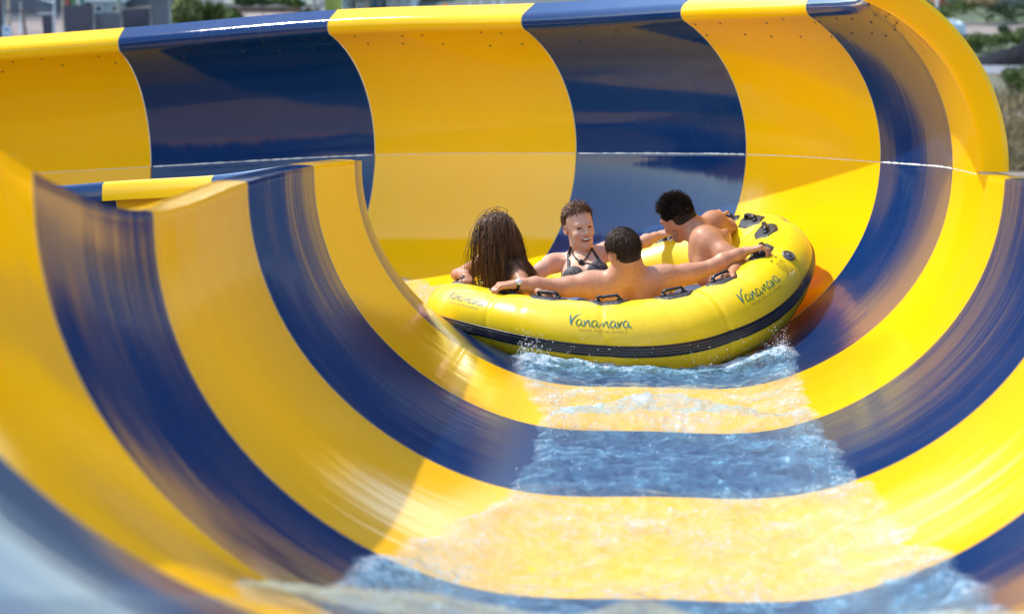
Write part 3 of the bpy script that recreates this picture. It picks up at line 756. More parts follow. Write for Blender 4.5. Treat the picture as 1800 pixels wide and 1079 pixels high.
def torso(B, hips, neck, sl, sr, fwd, s=1.0, m=1.0, w=1.0):
    """hips centre, neck base, two shoulder joints, direction the chest faces"""
    hips, neck, sl, sr = map(np.array, (hips, neck, sl, sr)); up = nrm(neck - hips); R = frame_of(fwd, up); R2 = np.stack([R[0], R[1], R[2]])
    L = np.linalg.norm(neck - hips); mid = (sl + sr) / 2
    c1 = hips + (neck - hips) * .68; half = np.linalg.norm(sr - sl) / 2
    B.ell(c1, [half * .86 * w, .105 * s * m, L * .30], R, .06)
    B.ell(hips + (neck - hips) * .42, [half * .74 * w, .095 * s * m, L * .30], R, .06)
    B.ell(hips + (neck - hips) * .08, [.155 * s, .11 * s, .12 * s], R, .06)
    B.cone(sl + (neck - sl) * .1, neck + (sl - neck) * .2, .052 * s * m, .05 * s * m, .05); B.cone(sr + (neck - sr) * .1, neck + (sr - neck) * .2, .052 * s * m, .05 * s * m, .05)
    if m > .9:
        for sg, sp in ((-1, sl), (1, sr)): B.ell(sp + (0, 0, .012), (.062, .058, .062), None, .03); B.cone(c1 + (sp - mid) * .85 - R[2] * .10, c1 + (sp - mid) * .95 + R[2] * .03, .035, .045, .05)
    # shoulder blades and the hollow of the spine
    bk = -R[1]
    for sg, sp in ((-1, sl), (1, sr)):
        B.ell(c1 + (sp - mid) * .55 + bk * .082 * s * m + R[2] * .02, [.055 * s, .032 * s, .085 * s], R, .03)
    B.cone(hips + (neck - hips) * .35 + bk * (.112 * s * m), c1 + bk * (.120 * s * m) + R[2] * .06, .018, .016, .035); B.P[-1] = B.P[-1][:6] + (-1,)
    return R, c1

# ---- front man: back to the camera, arms spread along the raft
B = Body(); hc = J(1096, 441, -.52)
nk = J(1100, 486, -.53); sl = J(1047, 503, -.50); sr = J(1156, 494, -.50); hips = np.array([.06, -.27, -.06])
R, c1 = torso(B, hips, nk, sl, sr, (-.05, .9, .25), 1.0, 1.0, 1.05)
T, RH = head(B, hc, (-.42, .88, -.06), (.0, -.12, 1), .98)
B.cone(nk + (0, .02, -.02), T(0, -.03, -.045), .062, .056, .04)
B.cone(nk + (sl - nk) * .5, T(0, -.04, -.06), .04, .035, .05); B.cone(nk + (sr - nk) * .5, T(0, -.04, -.06), .04, .035, .05)
el, wr = J(957, 503, -.53), J(906, 500, -.57); arm(B, sl, el, wr, 1.0, 1.0); hand(B, wr, J(884, 503, -.585) - wr, np.array([-.1, .1, -1.]), 1.0, -1, 1.0)
er, wr2 = J(1254, 469, -.40), J(1310, 442, -.34); arm(B, sr, er, wr2, 1.0, 1.02); hand(B, wr2, J(1338, 436, -.34) - wr2, np.array([.25, -.1, -1.]), 1.0, 1, 1.0)
leg(B, hips + (-.09, .05, -.02), (-.10, .14, .02), (-.02, .45, -.06)); leg(B, hips + (.09, .05, -.02), (.2, .12, .03), (.1, .42, -.04))
man1 = person('man with short brown hair and wristwatch, bare back to the camera, arms spread', SK_MID, B)
cap = lambda q: (q[:, 2] > .30 - .0 * q[:, 1]) | ((q[:, 1] < .30) & (q[:, 2] > -.42)) & (np.abs(q[:, 0]) < 2)
front = lambda q: ~((q[:, 1] > .55) & (q[:, 2] < .55)) & cap(q) & ~((np.abs(q[:, 0]) > .80) & (q[:, 2] < -.05))
P, N = scalp(T, RH, 5200, front, .98, 3, 1.055); swirl = np.cross(N, RH[2])
v1 = strands(P, N * .42 + RH[1] * .25 - RH[2] * .55 + swirl * .25 + RNG.normal(0, .14, (len(P), 3)),   .024 * (.6 + .8 * RNG.random(len(P))), .0019, None, .2, 4, .05, seed=5)
hm = shell(B, [E3(T(0, -.016, .040), np.array([.0765, .0955, .0865]) * .98, RH), E3(T(0, -.055, -.02), np.array([.064, .056, .062]) * .98, RH)], .004, .004)
hair_part([hm, v1], H_DARK, man1)
D = nrm(wr - el); a = nrm(np.cross(D, (0, 0, 1))); b = np.cross(a, D); wc = wr - D * .008
mb = MB(); t = np.linspace(0, 2 * PI, 25)[:-1]
mb.grid(np.array([[wc + D * x + (math.cos(q) * a + math.sin(q) * b) * (.0315 if abs(x) < .008 else .0295) for x in (-.0085, -.0075, .0075, .0085)] for q in t]), close_u=True)
watch = mb.build('watch_strap', simple('black_strap', (.02, .018, .016), .5), man1)
cd = nrm(nrm(RMI.to_3x3() @ Vector(CPOS - np.array(RM @ Vector(wc)))) * .9 + np.array([0, 0, .5])); cd = nrm(cd - D * (cd @ D)); mb = MB(); e1 = nrm(np.cross(cd, D))
mb.grid(np.array([[wc + cd * z + r * (math.cos(q) * D + math.sin(q) * e1) for (r, z) in ((.0165, .029), (.0172, .034), (.0155, .0385), (.0001, .0388))] for q in t]), close_u=True)
mb.build('watch_face', simple('watch_face', (.80, .80, .78), .2, .03), watch)
part('swim_shorts', shell(B, [E3(hips + (0, .03, -.02), (.21, .19, .13)), E3((-.07, -.03, -.02), (.12, .16, .12)), E3((.14, -.03, -.02), (.13, .16, .12))], .008, .006), simple('blue_swim_cloth', (.10, .20, .42), .7, .3, 20), man1)

# ---- woman facing the camera
B = Body(); hc = J(1018, 398, .33)
nk = J(1026, 449, .38); sl = J(975, 463, .40); sr = J(1066, 443, .42); hips = np.array([-.19, .02, -.04])
R, c1 = torso(B, hips, nk, sl, sr, (.10, -.93, .35), .92, .88, 1.0)
T, RH = head(B, hc, (.36, -.92, -.06), (.06, -.05, 1), .97, True)
B.cone(nk + (0, 0, -.03), T(0, -.02, -.05), .052, .048, .035)
for sp in (sl, sr): B.cone(nk + (sp - nk) * .35 + (0, 0, -.01), T(0, -.02, -.07), .026, .028, .04)
chest = nk + (hips - nk) * .36
for sg, sp in ((-1, sl), (1, sr)):
    B.ell(chest + (sp - (sl + sr) / 2) * .44 + R[1] * .070 - R[2] * .0, (.062, .055, .062), None, .05)
for sp in (sl, sr): B.cone(nk + np.array([.0, -.045, -.02]) + (sp - nk) * .12, sp + np.array([0, -.035, .02]), .010, .012, .02)
el, wr = J(932, 482, .22), J(902, 486, .05); arm(B, sl, el, wr, .92, .82); hand(B, wr, (-.4, -.7, -.3), np.array([0, 0, -1.]), .9, -1)
er, wr2 = J(1128, 427, .55), J(1158, 414, .63); arm(B, sr, er, wr2, .92, .84); hand(B, wr2, J(1176, 409, .66) - wr2, np.array([.1, .3, -1.]), .9, 1)
leg(B, hips + (-.08, -.04, -.02), (-.24, -.22, -.01), (-.10, -.52, -.05), .9, (0, -1, .2)); leg(B, hips + (.08, -.04, -.02), (-.04, -.22, -.0), (-.0, -.5, -.05), .9, (0, -1, .2))
woman = person('smiling woman with short wet brown hair in a dark halter bikini top, facing the camera', SK_PALE, B)
for x in (-.031, .031):
    o = part('eye', shell(B, [E3(T(x, .088, .004), np.array([.0135, .018, .0052]), RH)], .0016, .002), M_EYE, woman)
    part('eyebrow', shell(B, [C3(T(x * .55, .09, .020), T(x * 1.55, .082, .022), .0030, .0022)], .0015, .002), M_BROW, woman)
lips = part('lips', shell(B, [E3(T(0, .092, -.060), np.array([.027, .026, .0140]), RH)], .002, .002), M_LIP, woman)
part('mouth_opening', shell(B, [E3(T(0, .094, -.061), np.array([.025, .026, .0098]), RH)], .0034, .002), M_MOUTH, woman)
part('teeth', shell(B, [E3(T(0, .095, -.0575), np.array([.022, .026, .0060]), RH)], .0046, .002), M_TEETH, woman)
fr_ = lambda q: (q[:, 2] > .50 + .22 * np.clip(q[:, 1], 0, 1)) | ((q[:, 1] < .12) & (q[:, 2] > -.45))
P, N = scalp(T, RH, 4200, fr_, .97, 3, 1.02)
v1 = strands(P, N * .75 - RH[1] * .40 - RH[2] * .15 + RNG.normal(0, .25, (len(P), 3)), (.020 + .022 * np.clip(N @ RH[2], 0, 1)) * (.5 + .8 * RNG.random(len(P))), .0019, None, .28, 7, .30, seed=6, clump=150)
hm = shell(B, [E3(T(0, -.030, .050), np.array([.077, .092, .078]) * .97, RH), E3(T(0, -.05, -.0), np.array([.074, .06, .06]) * .97, RH)], .006, .004)
hair_part([hm, v1], H_BRN, woman)
t = NT('speckled_bikini'); bb_ = t.bsdf(Roughness=.6); vv = t.coords(); t.l(t.ramp(t.noise(vv, 130, 3, .6), [(.50, (.022, .018, .018)), (.60, (.20, .15, .12))], 'CONSTANT'), bb_.inputs['Base Color']); M_BIK = t.done(bb_.outputs[0])
cu = [chest + (sp - (sl + sr) / 2) * .46 + R[1] * .10 for sp in (sl, sr)]
bik = part('bikini_top', shell(B, [E3(cu[0], (.062, .075, .060)), E3(cu[1], (.062, .075, .060))], .005, .004), M_BIK, woman)
for pix in ([(1003, 494), (1000, 470), (1000, 448), (1004, 434)], [(1072, 486), (1056, 462), (1045, 446), (1039, 437)]):
    mb = MB(); mb.tube(on_body(B, pix), .0105, 8, flat=.35, upv=(0, -1, .3)); mb.build('strap', M_BIK, bik)
M_CORD = simple('black_cord', (.015, .013, .013), .5)
mb = MB(); mb.tube(on_body(B, [(1004, 440), (1010, 452), (1022, 461), (1031, 453), (1039, 440)], 6, .008), .0042, 6); mb.tube(on_body(B, [(1022, 461), (1036, 463), (1052, 468)], 6, .008), .0036, 6)
co = mb.build('neck_cord', M_CORD, woman)
cl = hit(B, 1021, 461, .018); mb = MB(); mb.ell(cl, (.015, .012, .017), 10); mb.ell(cl + (.008, -.004, -.012), (.012, .010, .012), 8); mb.build('cord_clip', M_CORD, co)
part('bikini_bottom', shell(B, [E3(hips + (0, -.01, -.02), (.19, .15, .10))], .006, .006), M_BIK, woman)

# ---- man on the right, turned to the left
B = Body(); hc = J(1192, 384, .14)
nk = J(1222, 407, .12); sn = J(1240, 425, -.04); sf = J(1254, 396, .22); hips = np.array([.585, -.15, .0])
R, c1 = torso(B, hips, nk, sf * .0 + sn, sf, (-.83, .5, .12), .98, .95, 1.05)
T, RH = head(B, hc, (-.71, .65, -.28), (-.22, -.12, 1), .96)
B.cone(nk + (.01, .01, -.01), T(0, -.035, -.05), .060, .056, .04)
B.cone(nk + (sn - nk) * .6, T(0, -.045, -.055), .038, .035, .05); B.cone(nk + (sf - nk) * .6, T(0, -.045, -.055), .038, .035, .05)
el, wr = J(1304, 463, -.24), J(1287, 483, -.50); arm(B, sn, el, wr, 1, 1.0); hand(B, wr, J(1262, 491, -.57) - wr, np.array([.10, -.35, -.9]), .92, 1, 1.25)
ef, wf = J(1284, 404, .33), J(1269, 387, .47); arm(B, sf, ef, wf, 1, .98); hand(B, wf, J(1258, 380, .53) - wf, np.array([.35, .35, -.9]), 1.0, -1)
leg(B, hips + (-.06, .08, -.02), (.20, .18, -.05), (-.12, .30, -.08), 1, (-1, 0, .2)); leg(B, hips + (-.08, -.06, -.03), (.22, .02, -.05), (-.12, .14, -.08), 1, (-1, 0, .2))
man2 = person('man with spiky black hair leaning to the left, holding two raft handles behind him', SK_TAN, B)
top = lambda q: ~((q[:, 1] > .42) & (q[:, 2] < .42)) & ((q[:, 2] > .1) | ((q[:, 1] < .28) & (q[:, 2] > -.80))) & ~((np.abs(q[:, 0]) > .80) & (q[:, 2] < -.15))
P, N = scalp(T, RH, 3600, top, .96, 3, 1.03)
v1 = strands(P, N * 1.0 - RH[1] * .12 + RH[2] * .15 + RNG.normal(0, .14, (len(P), 3)), (.010 + .022 * np.clip(N @ RH[2] + .15, 0, 1)) * (.5 + .8 * RNG.random(len(P))), .0023, None, .02, 5, .02, seed=8)
hm = shell(B, [E3(T(0, -.010, .046), np.array([.077, .096, .086]) * .96, RH), E3(T(0, -.058, -.020), np.array([.060, .050, .062]) * .96, RH), E3(T(0, -.046, .004), np.array([.078, .058, .060]) * .96, RH)], .005, .004)
hair_part([hm, v1], H_BLK, man2)
part('beard', shell(B, [C3(T(-.064, -.002, -.040), T(-.028, .055, -.098), .016, .026), C3(T(.064, -.002, -.040), T(.028, .055, -.098), .016, .026), C3(T(-.03, .06, -.095), T(.03, .06, -.095), .03, .03), C3(T(-.018, .10, -.043), T(.018, .10, -.043), .008, .008)], .0022, .003), M_STUB, man2)
for x in (-.031, .031):
    part('eye', shell(B, [E3(T(x, .088, .004), np.array([.014, .018, .006]) * .96, RH)], .0014, .002), M_EYE, man2); part('eyebrow', shell(B, [C3(T(x * .5, .09, .020), T(x * 1.6, .08, .022), .006, .004)], .003, .002), H_BLK, man2)
part('swim_shorts', shell(B, [E3(hips + (-.02, 0, -.03), (.20, .20, .13)), E3((.40, .05, -.03), (.16, .2, .11))], .008, .006), simple('dark_swim_cloth', (.03, .04, .09), .7, .3, 20), man2)

# ---- girl on the left, seen from behind
B = Body(); hc = J(878, 413, -.16)
nk = J(879, 453, -.18); sl = J(853, 464, -.04); sr = J(905, 472, -.24); hips = np.array([-.40, -.0, .03])
R, c1 = torso(B, hips, nk, sl, sr, (.66, .70, .12), .88, .82, 1.0)
T, RH = head(B, hc, (.62, .76, -.05), (-.02, .0, 1), .95, True)
B.cone(nk + (0, 0, -.03), T(0, -.025, -.05), .048, .045, .035)
el, wr = J(803, 483, .06), J(822, 488, -.07); arm(B, sl, el, wr, .9, .80); hand(B, wr, (.14, -.9, -.25), np.array([-.2, .0, -1.]), .85, -1)
er, wr2 = J(921, 503, -.44), J(952, 516, -.62); arm(B, sr, er, wr2, .9, .78); hand(B, wr2, J(972, 521, -.72) - wr2, np.array([.1, -.2, -1.]), .88, 1)
leg(B, hips + (.02, .08, -.02), (-.16, .22, .03), (.1, .34, -.05), .86, (1, 0, .2)); leg(B, hips + (.06, -.06, -.02), (-.17, -.10, .10), (.04, -.02, -.04), .86, (1, 0, .2))
girl = person('woman with long dark brown hair seen from behind, holding raft handles on the left', SK_TAN, B)
hb = lambda q: ((q[:, 2] > .15) & (q[:, 1] < .75)) | ((q[:, 1] < .10) & (q[:, 2] > -.7))
P, N = scalp(T, RH, 5200, hb, .95, 4)
part_ = np.sign(((P - T(0, 0, 0)) @ RH[0]) + .004)[:, None]
dirs = N * .0 - RH[1] * .45 + RH[0] * part_ * .05 - RH[2] * .55 + RNG.normal(0, .05, (len(P), 3))
v1 = strands(P, dirs, .27 + .15 * RNG.random(len(P)), .0017, B, .42, 16, .11, .0025, seed=9, clump=70)
P2, N2 = scalp(T, RH, 220, hb, .95, 14)
v2 = strands(P2, N2 * .15 - RH[1] * .5 - RH[2] * .2 + RNG.normal(0, .15, (len(P2), 3)), .34 + .12 * RNG.random(len(P2)), .0013, B, .30, 14, .13, .014, seed=19)
hm = shell(B, [E3(T(0, -.018, .036), np.array([.0755, .095, .087]) * .95, RH), E3(T(0, -.055, -.05), np.array([.062, .052, .085]) * .95, RH)], .005, .005)
hair_part([hm, v1, v2], H_LONG, girl)
part('swim_shorts', shell(B, [E3(hips + (.02, 0, -.02), (.19, .19, .12)), E3((-.22, -.07, .06), (.16, .10, .11))], .008, .006), simple('patterned_blue_swim_cloth', (.10, .16, .30), .7, .8, 60), girl)
# ------------------------------------------------------------------ the land behind the slide
t = NT('dry_ground'); b = t.bsdf(Roughness=.95); v = t.coords('Object')
n1 = t.noise(v, .09, 6, .65); n2 = t.noise(v, .9, 5, .65); n3 = t.noise(v, 6, 4, .6)
c = t.mix(t.ramp(n1, [(.38, 0.0), (.56, 1.0)]), (.150, .098, .055), (.105, .070, .038))
c = t.mix(t.ramp(n2, [(.48, 0.0), (.66, .8)]), c, (.13, .125, .05)); c = t.mix(t.ramp(n3, [(.35, .35), (.65, 0.0)]), c, (.19, .15, .11))
t.l(c, b.inputs['Base Color']); t.l(t.bump(n3, .6, .1), b.inputs['Normal']); M_GND = t.done(b.outputs[0])
N_ = 60; gx = np.linspace(-1, 1, N_); gx = np.sign(gx) * np.abs(gx) ** 3 * 4000
V = [(x, y + 60, 0) for x in gx for y in gx]; F = [(i * N_ + j, (i + 1) * N_ + j, (i + 1) * N_ + j + 1, i * N_ + j + 1) for i in range(N_ - 1) for j in range(N_ - 1)]
mesh('ground', V, F, M_GND)['kind'] = 'structure'
def sheet(name, px, z, m):
    """a ground patch through photograph points, lying on the ground"""
    P = [ground_at(x, y, z) for x, y in px]; o = mesh(name, P, [tuple(range(len(P)))], m, smooth=False); o['kind'] = 'structure'; return o
M_SAND = simple('pale_sand', (.24, .185, .145), .9, .2, .5); M_CONC = simple('pale_concrete', (.17, .17, .165), .8, .12, .6); M_ASPH = simple('asphalt', (.085, .095, .09), .9, .2, .5)
M_DIRT = simple('pink_dirt', (.21, .155, .125), .9, .25, .6); M_PINK = simple('pink_paving', (.28, .21, .17), .85, .15, .8)
M_GRASS = simple('scrub_grass', (.075, .095, .035), .95, .5, .8, .5); M_YARD = simple('dark_yard', (.085, .085, .085), .95, .25, .4)
sheet('grass_strip', [(1560, 42), (1900, 44), (1900, -20), (1560, -20)], .008, M_GRASS); sheet('weed_strip', [(1600, 108), (1900, 106), (1900, 66), (1600, 66)], .008, M_GRASS)
sheet('scrub_strip', [(1640, 190), (1960, 180), (1960, 132), (1640, 136)], .008, simple('dry_scrub', (.11, .095, .045), .95, .5, .8, .5))
sheet('yard', [(-60, 95), (400, 60), (400, -30), (-60, -20)], .008, M_YARD); sheet('verge', [(400, 60), (1240, 6), (1240, -30), (400, -10)], .006, M_GRASS)
sheet('sand_strip', [(1560, 60), (1860, 63), (1860, 42), (1560, 38)], .012, M_SAND)
sheet('path', [(1640, 130), (1900, 128), (1900, 111), (1640, 110)], .012, M_CONC)
sheet('track', [(1660, 312), (1960, 306), (1960, 278), (1660, 276)], .012, simple('sandy_track', (.24, .19, .135), .9, .2, .6))
sheet('road', [(690, 30), (1230, 2), (1230, -14), (640, 10)], .012, M_ASPH)
sheet('pavement', [(400, 34), (640, 26), (640, 14), (400, 18)], .012, M_PINK)
sheet('dirt_patch', [(10, 82), (120, 70), (110, 36), (10, 40)], .012, M_DIRT)
def scale_at(p): return float(np.linalg.norm(p - CPOS)) / F_PX          # metres per photograph pixel there
def leafmat(name, lo, hi):
    t = NT(name); b = t.bsdf(Roughness=.85); b.inputs['Specular IOR Level'].default_value = .15; oi = t.n('ShaderNodeNewGeometry')
    t.l(t.ramp(oi.outputs['Random Per Island'], [(.0, lo), (1.0, hi)]), b.inputs['Base Color']); return t.done(b.outputs[0])
LEAF = [leafmat('green_leaves', (.040, .062, .016), (.15, .19, .055)), leafmat('dark_leaves', (.020, .038, .015), (.07, .105, .040)), leafmat('yellow_green_leaves', (.14, .16, .045), (.34, .33, .14)), leafmat('dry_leaves', (.17, .13, .06), (.32, .24, .125))]
M_BARK = simple('bark', (.16, .12, .09), .9, .3, 8)
def bush(name, label, cat, base, w, h, lm, seed, trunk=0.0, n=1300, leaf=.16, group='shrubs beyond the slide', blade=False):
    g = np.random.default_rng(seed); root = empty(name, Matrix.Translation(tuple(base))); tag(root, label, cat, group)
    mb = MB(); K = 9; cc = [(g.normal(0, w * .26), g.normal(0, w * .22), trunk + (h - trunk) * (.25 + .62 * g.random()), g.uniform(.22, .42)) for _ in range(K)]
    V = []; F = []
    for i in range(n):
        c = cc[g.integers(K)]; q = g.normal(0, 1, 3); q /= np.linalg.norm(q); r = g.random() ** .35 * c[3]
        p = np.array([c[0] + q[0] * r * w, c[1] + q[1] * r * w, min(h, max(trunk * .8 + .05, c[2] + q[2] * r * (h - trunk) * .9))])
        s = leaf * g.uniform(.5, 1.3); u = g.normal(0, 1, 3); u /= np.linalg.norm(u); x = np.cross(u, q + .3); x /= np.linalg.norm(x)
        if blade: x = nrm_(np.array([p[0] * .8, p[1] * .8, .35 * h])); u = nrm_(np.cross(x, u)); V += [p - u * s * .25, p + u * s * .25, p + x * s * 3.2]; F.append((3 * i, 3 * i + 1, 3 * i + 2))
        else: V += [p - x * s, p - u * s * .5, p + x * s, p + u * s * .5]; F.append((4 * i, 4 * i + 1, 4 * i + 2, 4 * i + 3))
    mesh('crown' if trunk > .3 else 'foliage', V, F, lm, root, smooth=False)
    m = MB(); hh = max(trunk, h * .5)
    m.tube([(0, 0, -.05), (.03 * w, 0, hh * .5), (0, .02 * w, hh)], [.035 * h * .6, .025 * h * .6, .012 * h], 7)
    for a in range(4):
        th = a * 1.7 + seed; m.tube([(0, 0, hh * .6), (math.cos(th) * w * .15, math.sin(th) * w * .15, hh * .9), (math.cos(th) * w * .3, math.sin(th) * w * .3, min(h * .85, hh * 1.4))], [.014 * h, .010 * h, .004 * h], 5)
    m.build('trunk' if trunk > .3 else 'stem', M_BARK, root); return root
def nrm_(v): return v / (np.linalg.norm(v) + 1e-9)
def at(px, py): p = ground_at(px, py); p[2] = 0; return p, scale_at(p)
# right-hand side
spec = [  # px centre, ground py, width px, height px, leaf kind, trunk?, label
 (1640, 44, 52, 44, 0, 0, 'green hedge bush behind the grey lamp pole'),
 (1690, 42, 56, 46, 0, 0, 'green hedge bush above the white tank'),
 (1734, 43, 50, 44, 3, .9, 'bush with dry orange twigs in the green hedge row'),
 (1778, 42, 58, 36, 1, 0, 'dark green clipped hedge bush at the right edge, under the grey wall'),
 (1826, 42, 60, 38, 1, 0, 'dark green hedge bush continuing the row out of the picture'),
 (1766, 63, 22, 17, 1, 0, 'small dark round bush alone on the pale sand strip'),
 (1716, 92, 44, 34, 0, 0, 'light green weeds beside the black pile'),
 (1768, 88, 54, 28, 0, 0, 'green weeds behind the black tarpaulin'),
 (1806, 84, 50, 32, 0, 0, 'tall green weeds at the right edge above the black tarpaulin'),
 (1776, 170, 62, 50, 0, 0, 'round green bush on the dry ground below the path'),
 (1818, 176, 60, 62, 0, 0, 'tall green bush cut by the right edge below the path')]
for i, (x, y, w, h, lk, tr, lab) in enumerate(spec):
    p, s = at(x, y); bush('bush', lab, 'bush', p, w * s, h * s, LEAF[lk], 40 + i, 0 if not tr else tr, 1500, max(.07, w * s * .040))
def post(name, label, cat, px, y0, y1, wpx, m, group=None, lean=0.0, extra=None):
    p, s = at(px, y0); h = (y0 - y1) * s; w = wpx * s; root = MB()
    root.tube([(0, 0, 0), (lean * h * .5, 0, h * .5), (lean * h, 0, h)], [w * .55, w * .5, w * .42], 8)
    e = empty(name, Matrix.Translation(tuple(p))); tag(e, label, cat, group); root.build('shaft', m, e)
    m2 = MB(); m2.tube([(0, 0, 0), (0, 0, .06), (0, 0, .08)], [w * 1.1, w * 1.1, w * .6], 8); m2.build('foot', m, e)
    return e, p, s, h
M_STEEL = simple('grey_steel', (.40, .42, .42), .5, .1, 3, metallic=.3); M_WHITE = simple('white_paint', (.50, .53, .54), .5, .08, 2); M_TAN = simple('weathered_timber', (.34, .27, .19), .85, .25, 3, .3)
M_DARKP = simple('dark_plum_sheet', (.062, .058, .078), .8, .3, .6, .3); M_SLATE = simple('slate_netting', (.095, .105, .125), .85, .25, .8, .3); M_TARP = simple('black_tarpaulin', (.012, .012, .014), .9, .4, .5, .6, spec=.1)
e, p, s, h = post('lamp_post', 'grey street lamp pole rising from the green hedge', 'lamp post', 1646, 44, -150, 4.5, M_STEEL)
m = MB(); m.tube([(0, 0, h), (.4, -.1, h + .35), (1.2, -.2, h + .45)], [.05, .045, .04], 8); m.build('arm', M_STEEL, e); m = MB(); m.ell((1.4, -.2, h + .42), (.35, .13, .08), 10); m.build('lamp_head', M_STEEL, e)
# white tank
p, s = at(1670, 62); e = empty('water_tank', Matrix.Translation(tuple(p))); tag(e, 'pale blue-white box tank on the sand beside the slide rim', 'tank')
mb = MB(); W, Dp, Hh = 46 * s, 1.6, 22 * s
r = .12; prof = [(-W/2, r), (-W/2 + r, 0), (W/2 - r, 0), (W/2, r), (W/2, Hh - r), (W/2 - r, Hh), (-W/2 + r, Hh), (-W/2, Hh - r)]
mb.grid(np.array([[(x, y, z) for x, z in prof] for y in (-Dp/2, -Dp/6, Dp/6, Dp/2)]), close_v=True); mb.add([(x, -Dp/2, z) for x, z in prof], [tuple(range(8))]); mb.add([(x, Dp/2, z) for x, z in prof], [tuple(range(8))[::-1]])
mb.build('tank_body', simple('pale_blue_tank', (.42, .52, .60), .4, .08, 2), e, smooth=False); mb = MB(); mb.tube([(0, 0, Hh), (0, 0, Hh + .12)], [.28, .26], 14); mb.build('tank_lid', M_STEEL, e)
for x in (-W * .3, W * .3): mb = MB(); mb.box((x, 0, Hh / 2), (.06, Dp + .03, Hh + .03)); mb.build('tank_strap', M_STEEL, e)
# black pile next to it, and the long tarpaulin
def mound(name, label, cat, px0, px1, y0, hl, hr, m, seed, depth=3.0):
    a, s = at(px0, y0); b_, _ = at(px1, y0); g = np.random.default_rng(seed); P = []
    for i in range(26):
        f = i / 25; h = (hl + (hr - hl) * f) * s * (min(1, f * 4) if hl > 4 else 1) * min(1, (1 - f) * 9); row = []
        for j in range(11):
            q = j / 10; z = h * math.sin(PI * q) ** .6 * (1 + .12 * g.normal()) if 0 < j < 10 else -.02
            row.append((a[0] + (b_[0] - a[0]) * f, a[1] + (b_[1] - a[1]) * f + (q - .5) * depth * (1 + .05 * g.normal()), z))
        P.append(row)
    mb = MB(); mb.grid(np.array(P)); o = mb.build(name, m); tag(o, label, cat); return o
mound('tarpaulin', 'long black tarpaulin heap rising to the right beside the pale path', 'tarpaulin', 1708, 1850, 109, 1, 48, M_TARP, 3)
mound('rubble_heap', 'small black heap at the foot of the pale tank', 'heap', 1662, 1706, 84, 22, 18, M_TARP, 5, 2.0)
# walls and buildings at the top edge
def building(name, label, cat, px0, px1, y0, hpx, m, roof, nwin=3, win=True, group=None, depth=6.0, floors=1):
    a, s = at(px0, y0); b_, _ = at(px1, y0); W = b_[0] - a[0]; Hh = hpx * s; e = empty(name, Matrix.Translation(tuple((a + b_) / 2))); tag(e, label, cat, group)
    mb = MB(); mb.box((0, depth / 2, Hh / 2), (W, depth, Hh)); mb.build('wall', m, e, smooth=False)
    mb = MB(); mb.box((0, depth / 2, Hh + .12), (W + .5, depth + .6, .24)); mb.build('roof', roof, e, smooth=False)
    if win:
        for i in range(nwin):
            x = -W / 2 + W * (i + .5) / nwin; ww = W / nwin * .5
            mb = MB(); mb.box((x, -.02, Hh * .52), (ww, .08, Hh * .5)); f = mb.build('window', M_WHITE, e, smooth=False)
            mb = MB(); mb.box((x, -.05, Hh * .52), (ww - .14, .06, Hh * .5 - .14)); mb.build('pane', M_GLASS, f, smooth=False)
    return e
t = NT('dark_glass'); b = t.bsdf(Roughness=.08); b.inputs['Base Color'].default_value = (.03, .05, .06, 1); M_GLASS = t.done(b.outputs[0])
M_CREAM = simple('cream_render', (.30, .28, .23), .85, .1, .5); M_BRICK = simple('brown_brick', (.13, .075, .06), .9, .2, 2); M_TEALW = simple('teal_panel', (.08, .22, .26), .6, .15, 1); M_GREYW = simple('grey_render', (.17, .175, .18), .85, .1, .5); M_ROOF = simple('grey_roofing', (.14, .15, .15), .8, .15, 1)
building('garden_wall', 'long mauve grey wall behind the hedge at the right edge', 'wall', 1738, 1900, 14, 30, M_GREYW, M_ROOF, win=False, depth=.3)
building('shed', 'low red walled shed behind the hedge at the slide rim', 'shed', 1652, 1692, 12, 20, simple('red_boards', (.35, .06, .05), .7, .2, 2), M_ROOF, 1)
# left: posts, frames, sign, screens
WD = 'upright timber and steel posts in the yard on the left'
p1 = post('timber_post', 'tan timber post behind the blue and white sign', 'post', 17, 60, -60, 6, M_TAN, WD)
post('steel_post', 'short white post between the tan posts over the pink dirt', 'post', 37, 58, 5, 3.4, M_WHITE, WD, .03)
post('steel_post', 'leaning white steel prop left of the dark plum screen', 'post', 95, 70, -40, 3.6, M_WHITE, WD, .05)
post('timber_post', 'tan timber post at the edge of the dark plum screen', 'post', 113, 72, -50, 5, M_TAN, WD)
post('timber_post', 'mossy grey post at the left end of the low rail', 'post', 212, 64, -50, 7, simple('mossy_timber', (.22, .24, .19), .9, .2, 3), WD)
post('timber_post', 'tan post at the right end of the low rail, before the slate net', 'post', 265, 62, 14, 5, M_TAN, WD)
post('timber_post', 'leaning brown post standing in the pink dirt', 'post', 46, 72, 20, 6, simple('brown_timber', (.20, .14, .11), .9, .2, 3), WD, -.08)
def rail(label, px0, px1, y0, ya, yb, wpx, m):
    a, s = at(px0, y0); b_, _ = at(px1, y0); mb = MB(); mb.tube([a + (0, 0, (y0 - ya) * s), (a + b_) / 2 + (0, 0, (y0 - (ya + yb) / 2) * s - .02), b_ + (0, 0, (y0 - yb) * s)], wpx * s * .5, 8)
    o = mb.build('rail', m); tag(o, label, 'rail', 'cross rails in the yard on the left'); return o
rail('dark rail running between the tan posts over the pink dirt', 10, 100, 68, 22, 19, 3.4, M_DARKP)
rail('pale rail reaching the leaning white prop', 68, 100, 68, 25, 24, 3, M_WHITE)
rail('grey rail between the mossy post and the tan post', 214, 266, 63, 40, 40, 3.6, M_TAN)
rail('thin tan rail over the dark opening right of the mossy post', 196, 274, 63, 20, 13, 2.4, M_TAN)
rail('pale sloping rail above the pink dirt', 60, 100, 68, -4, 8, 3, M_WHITE)
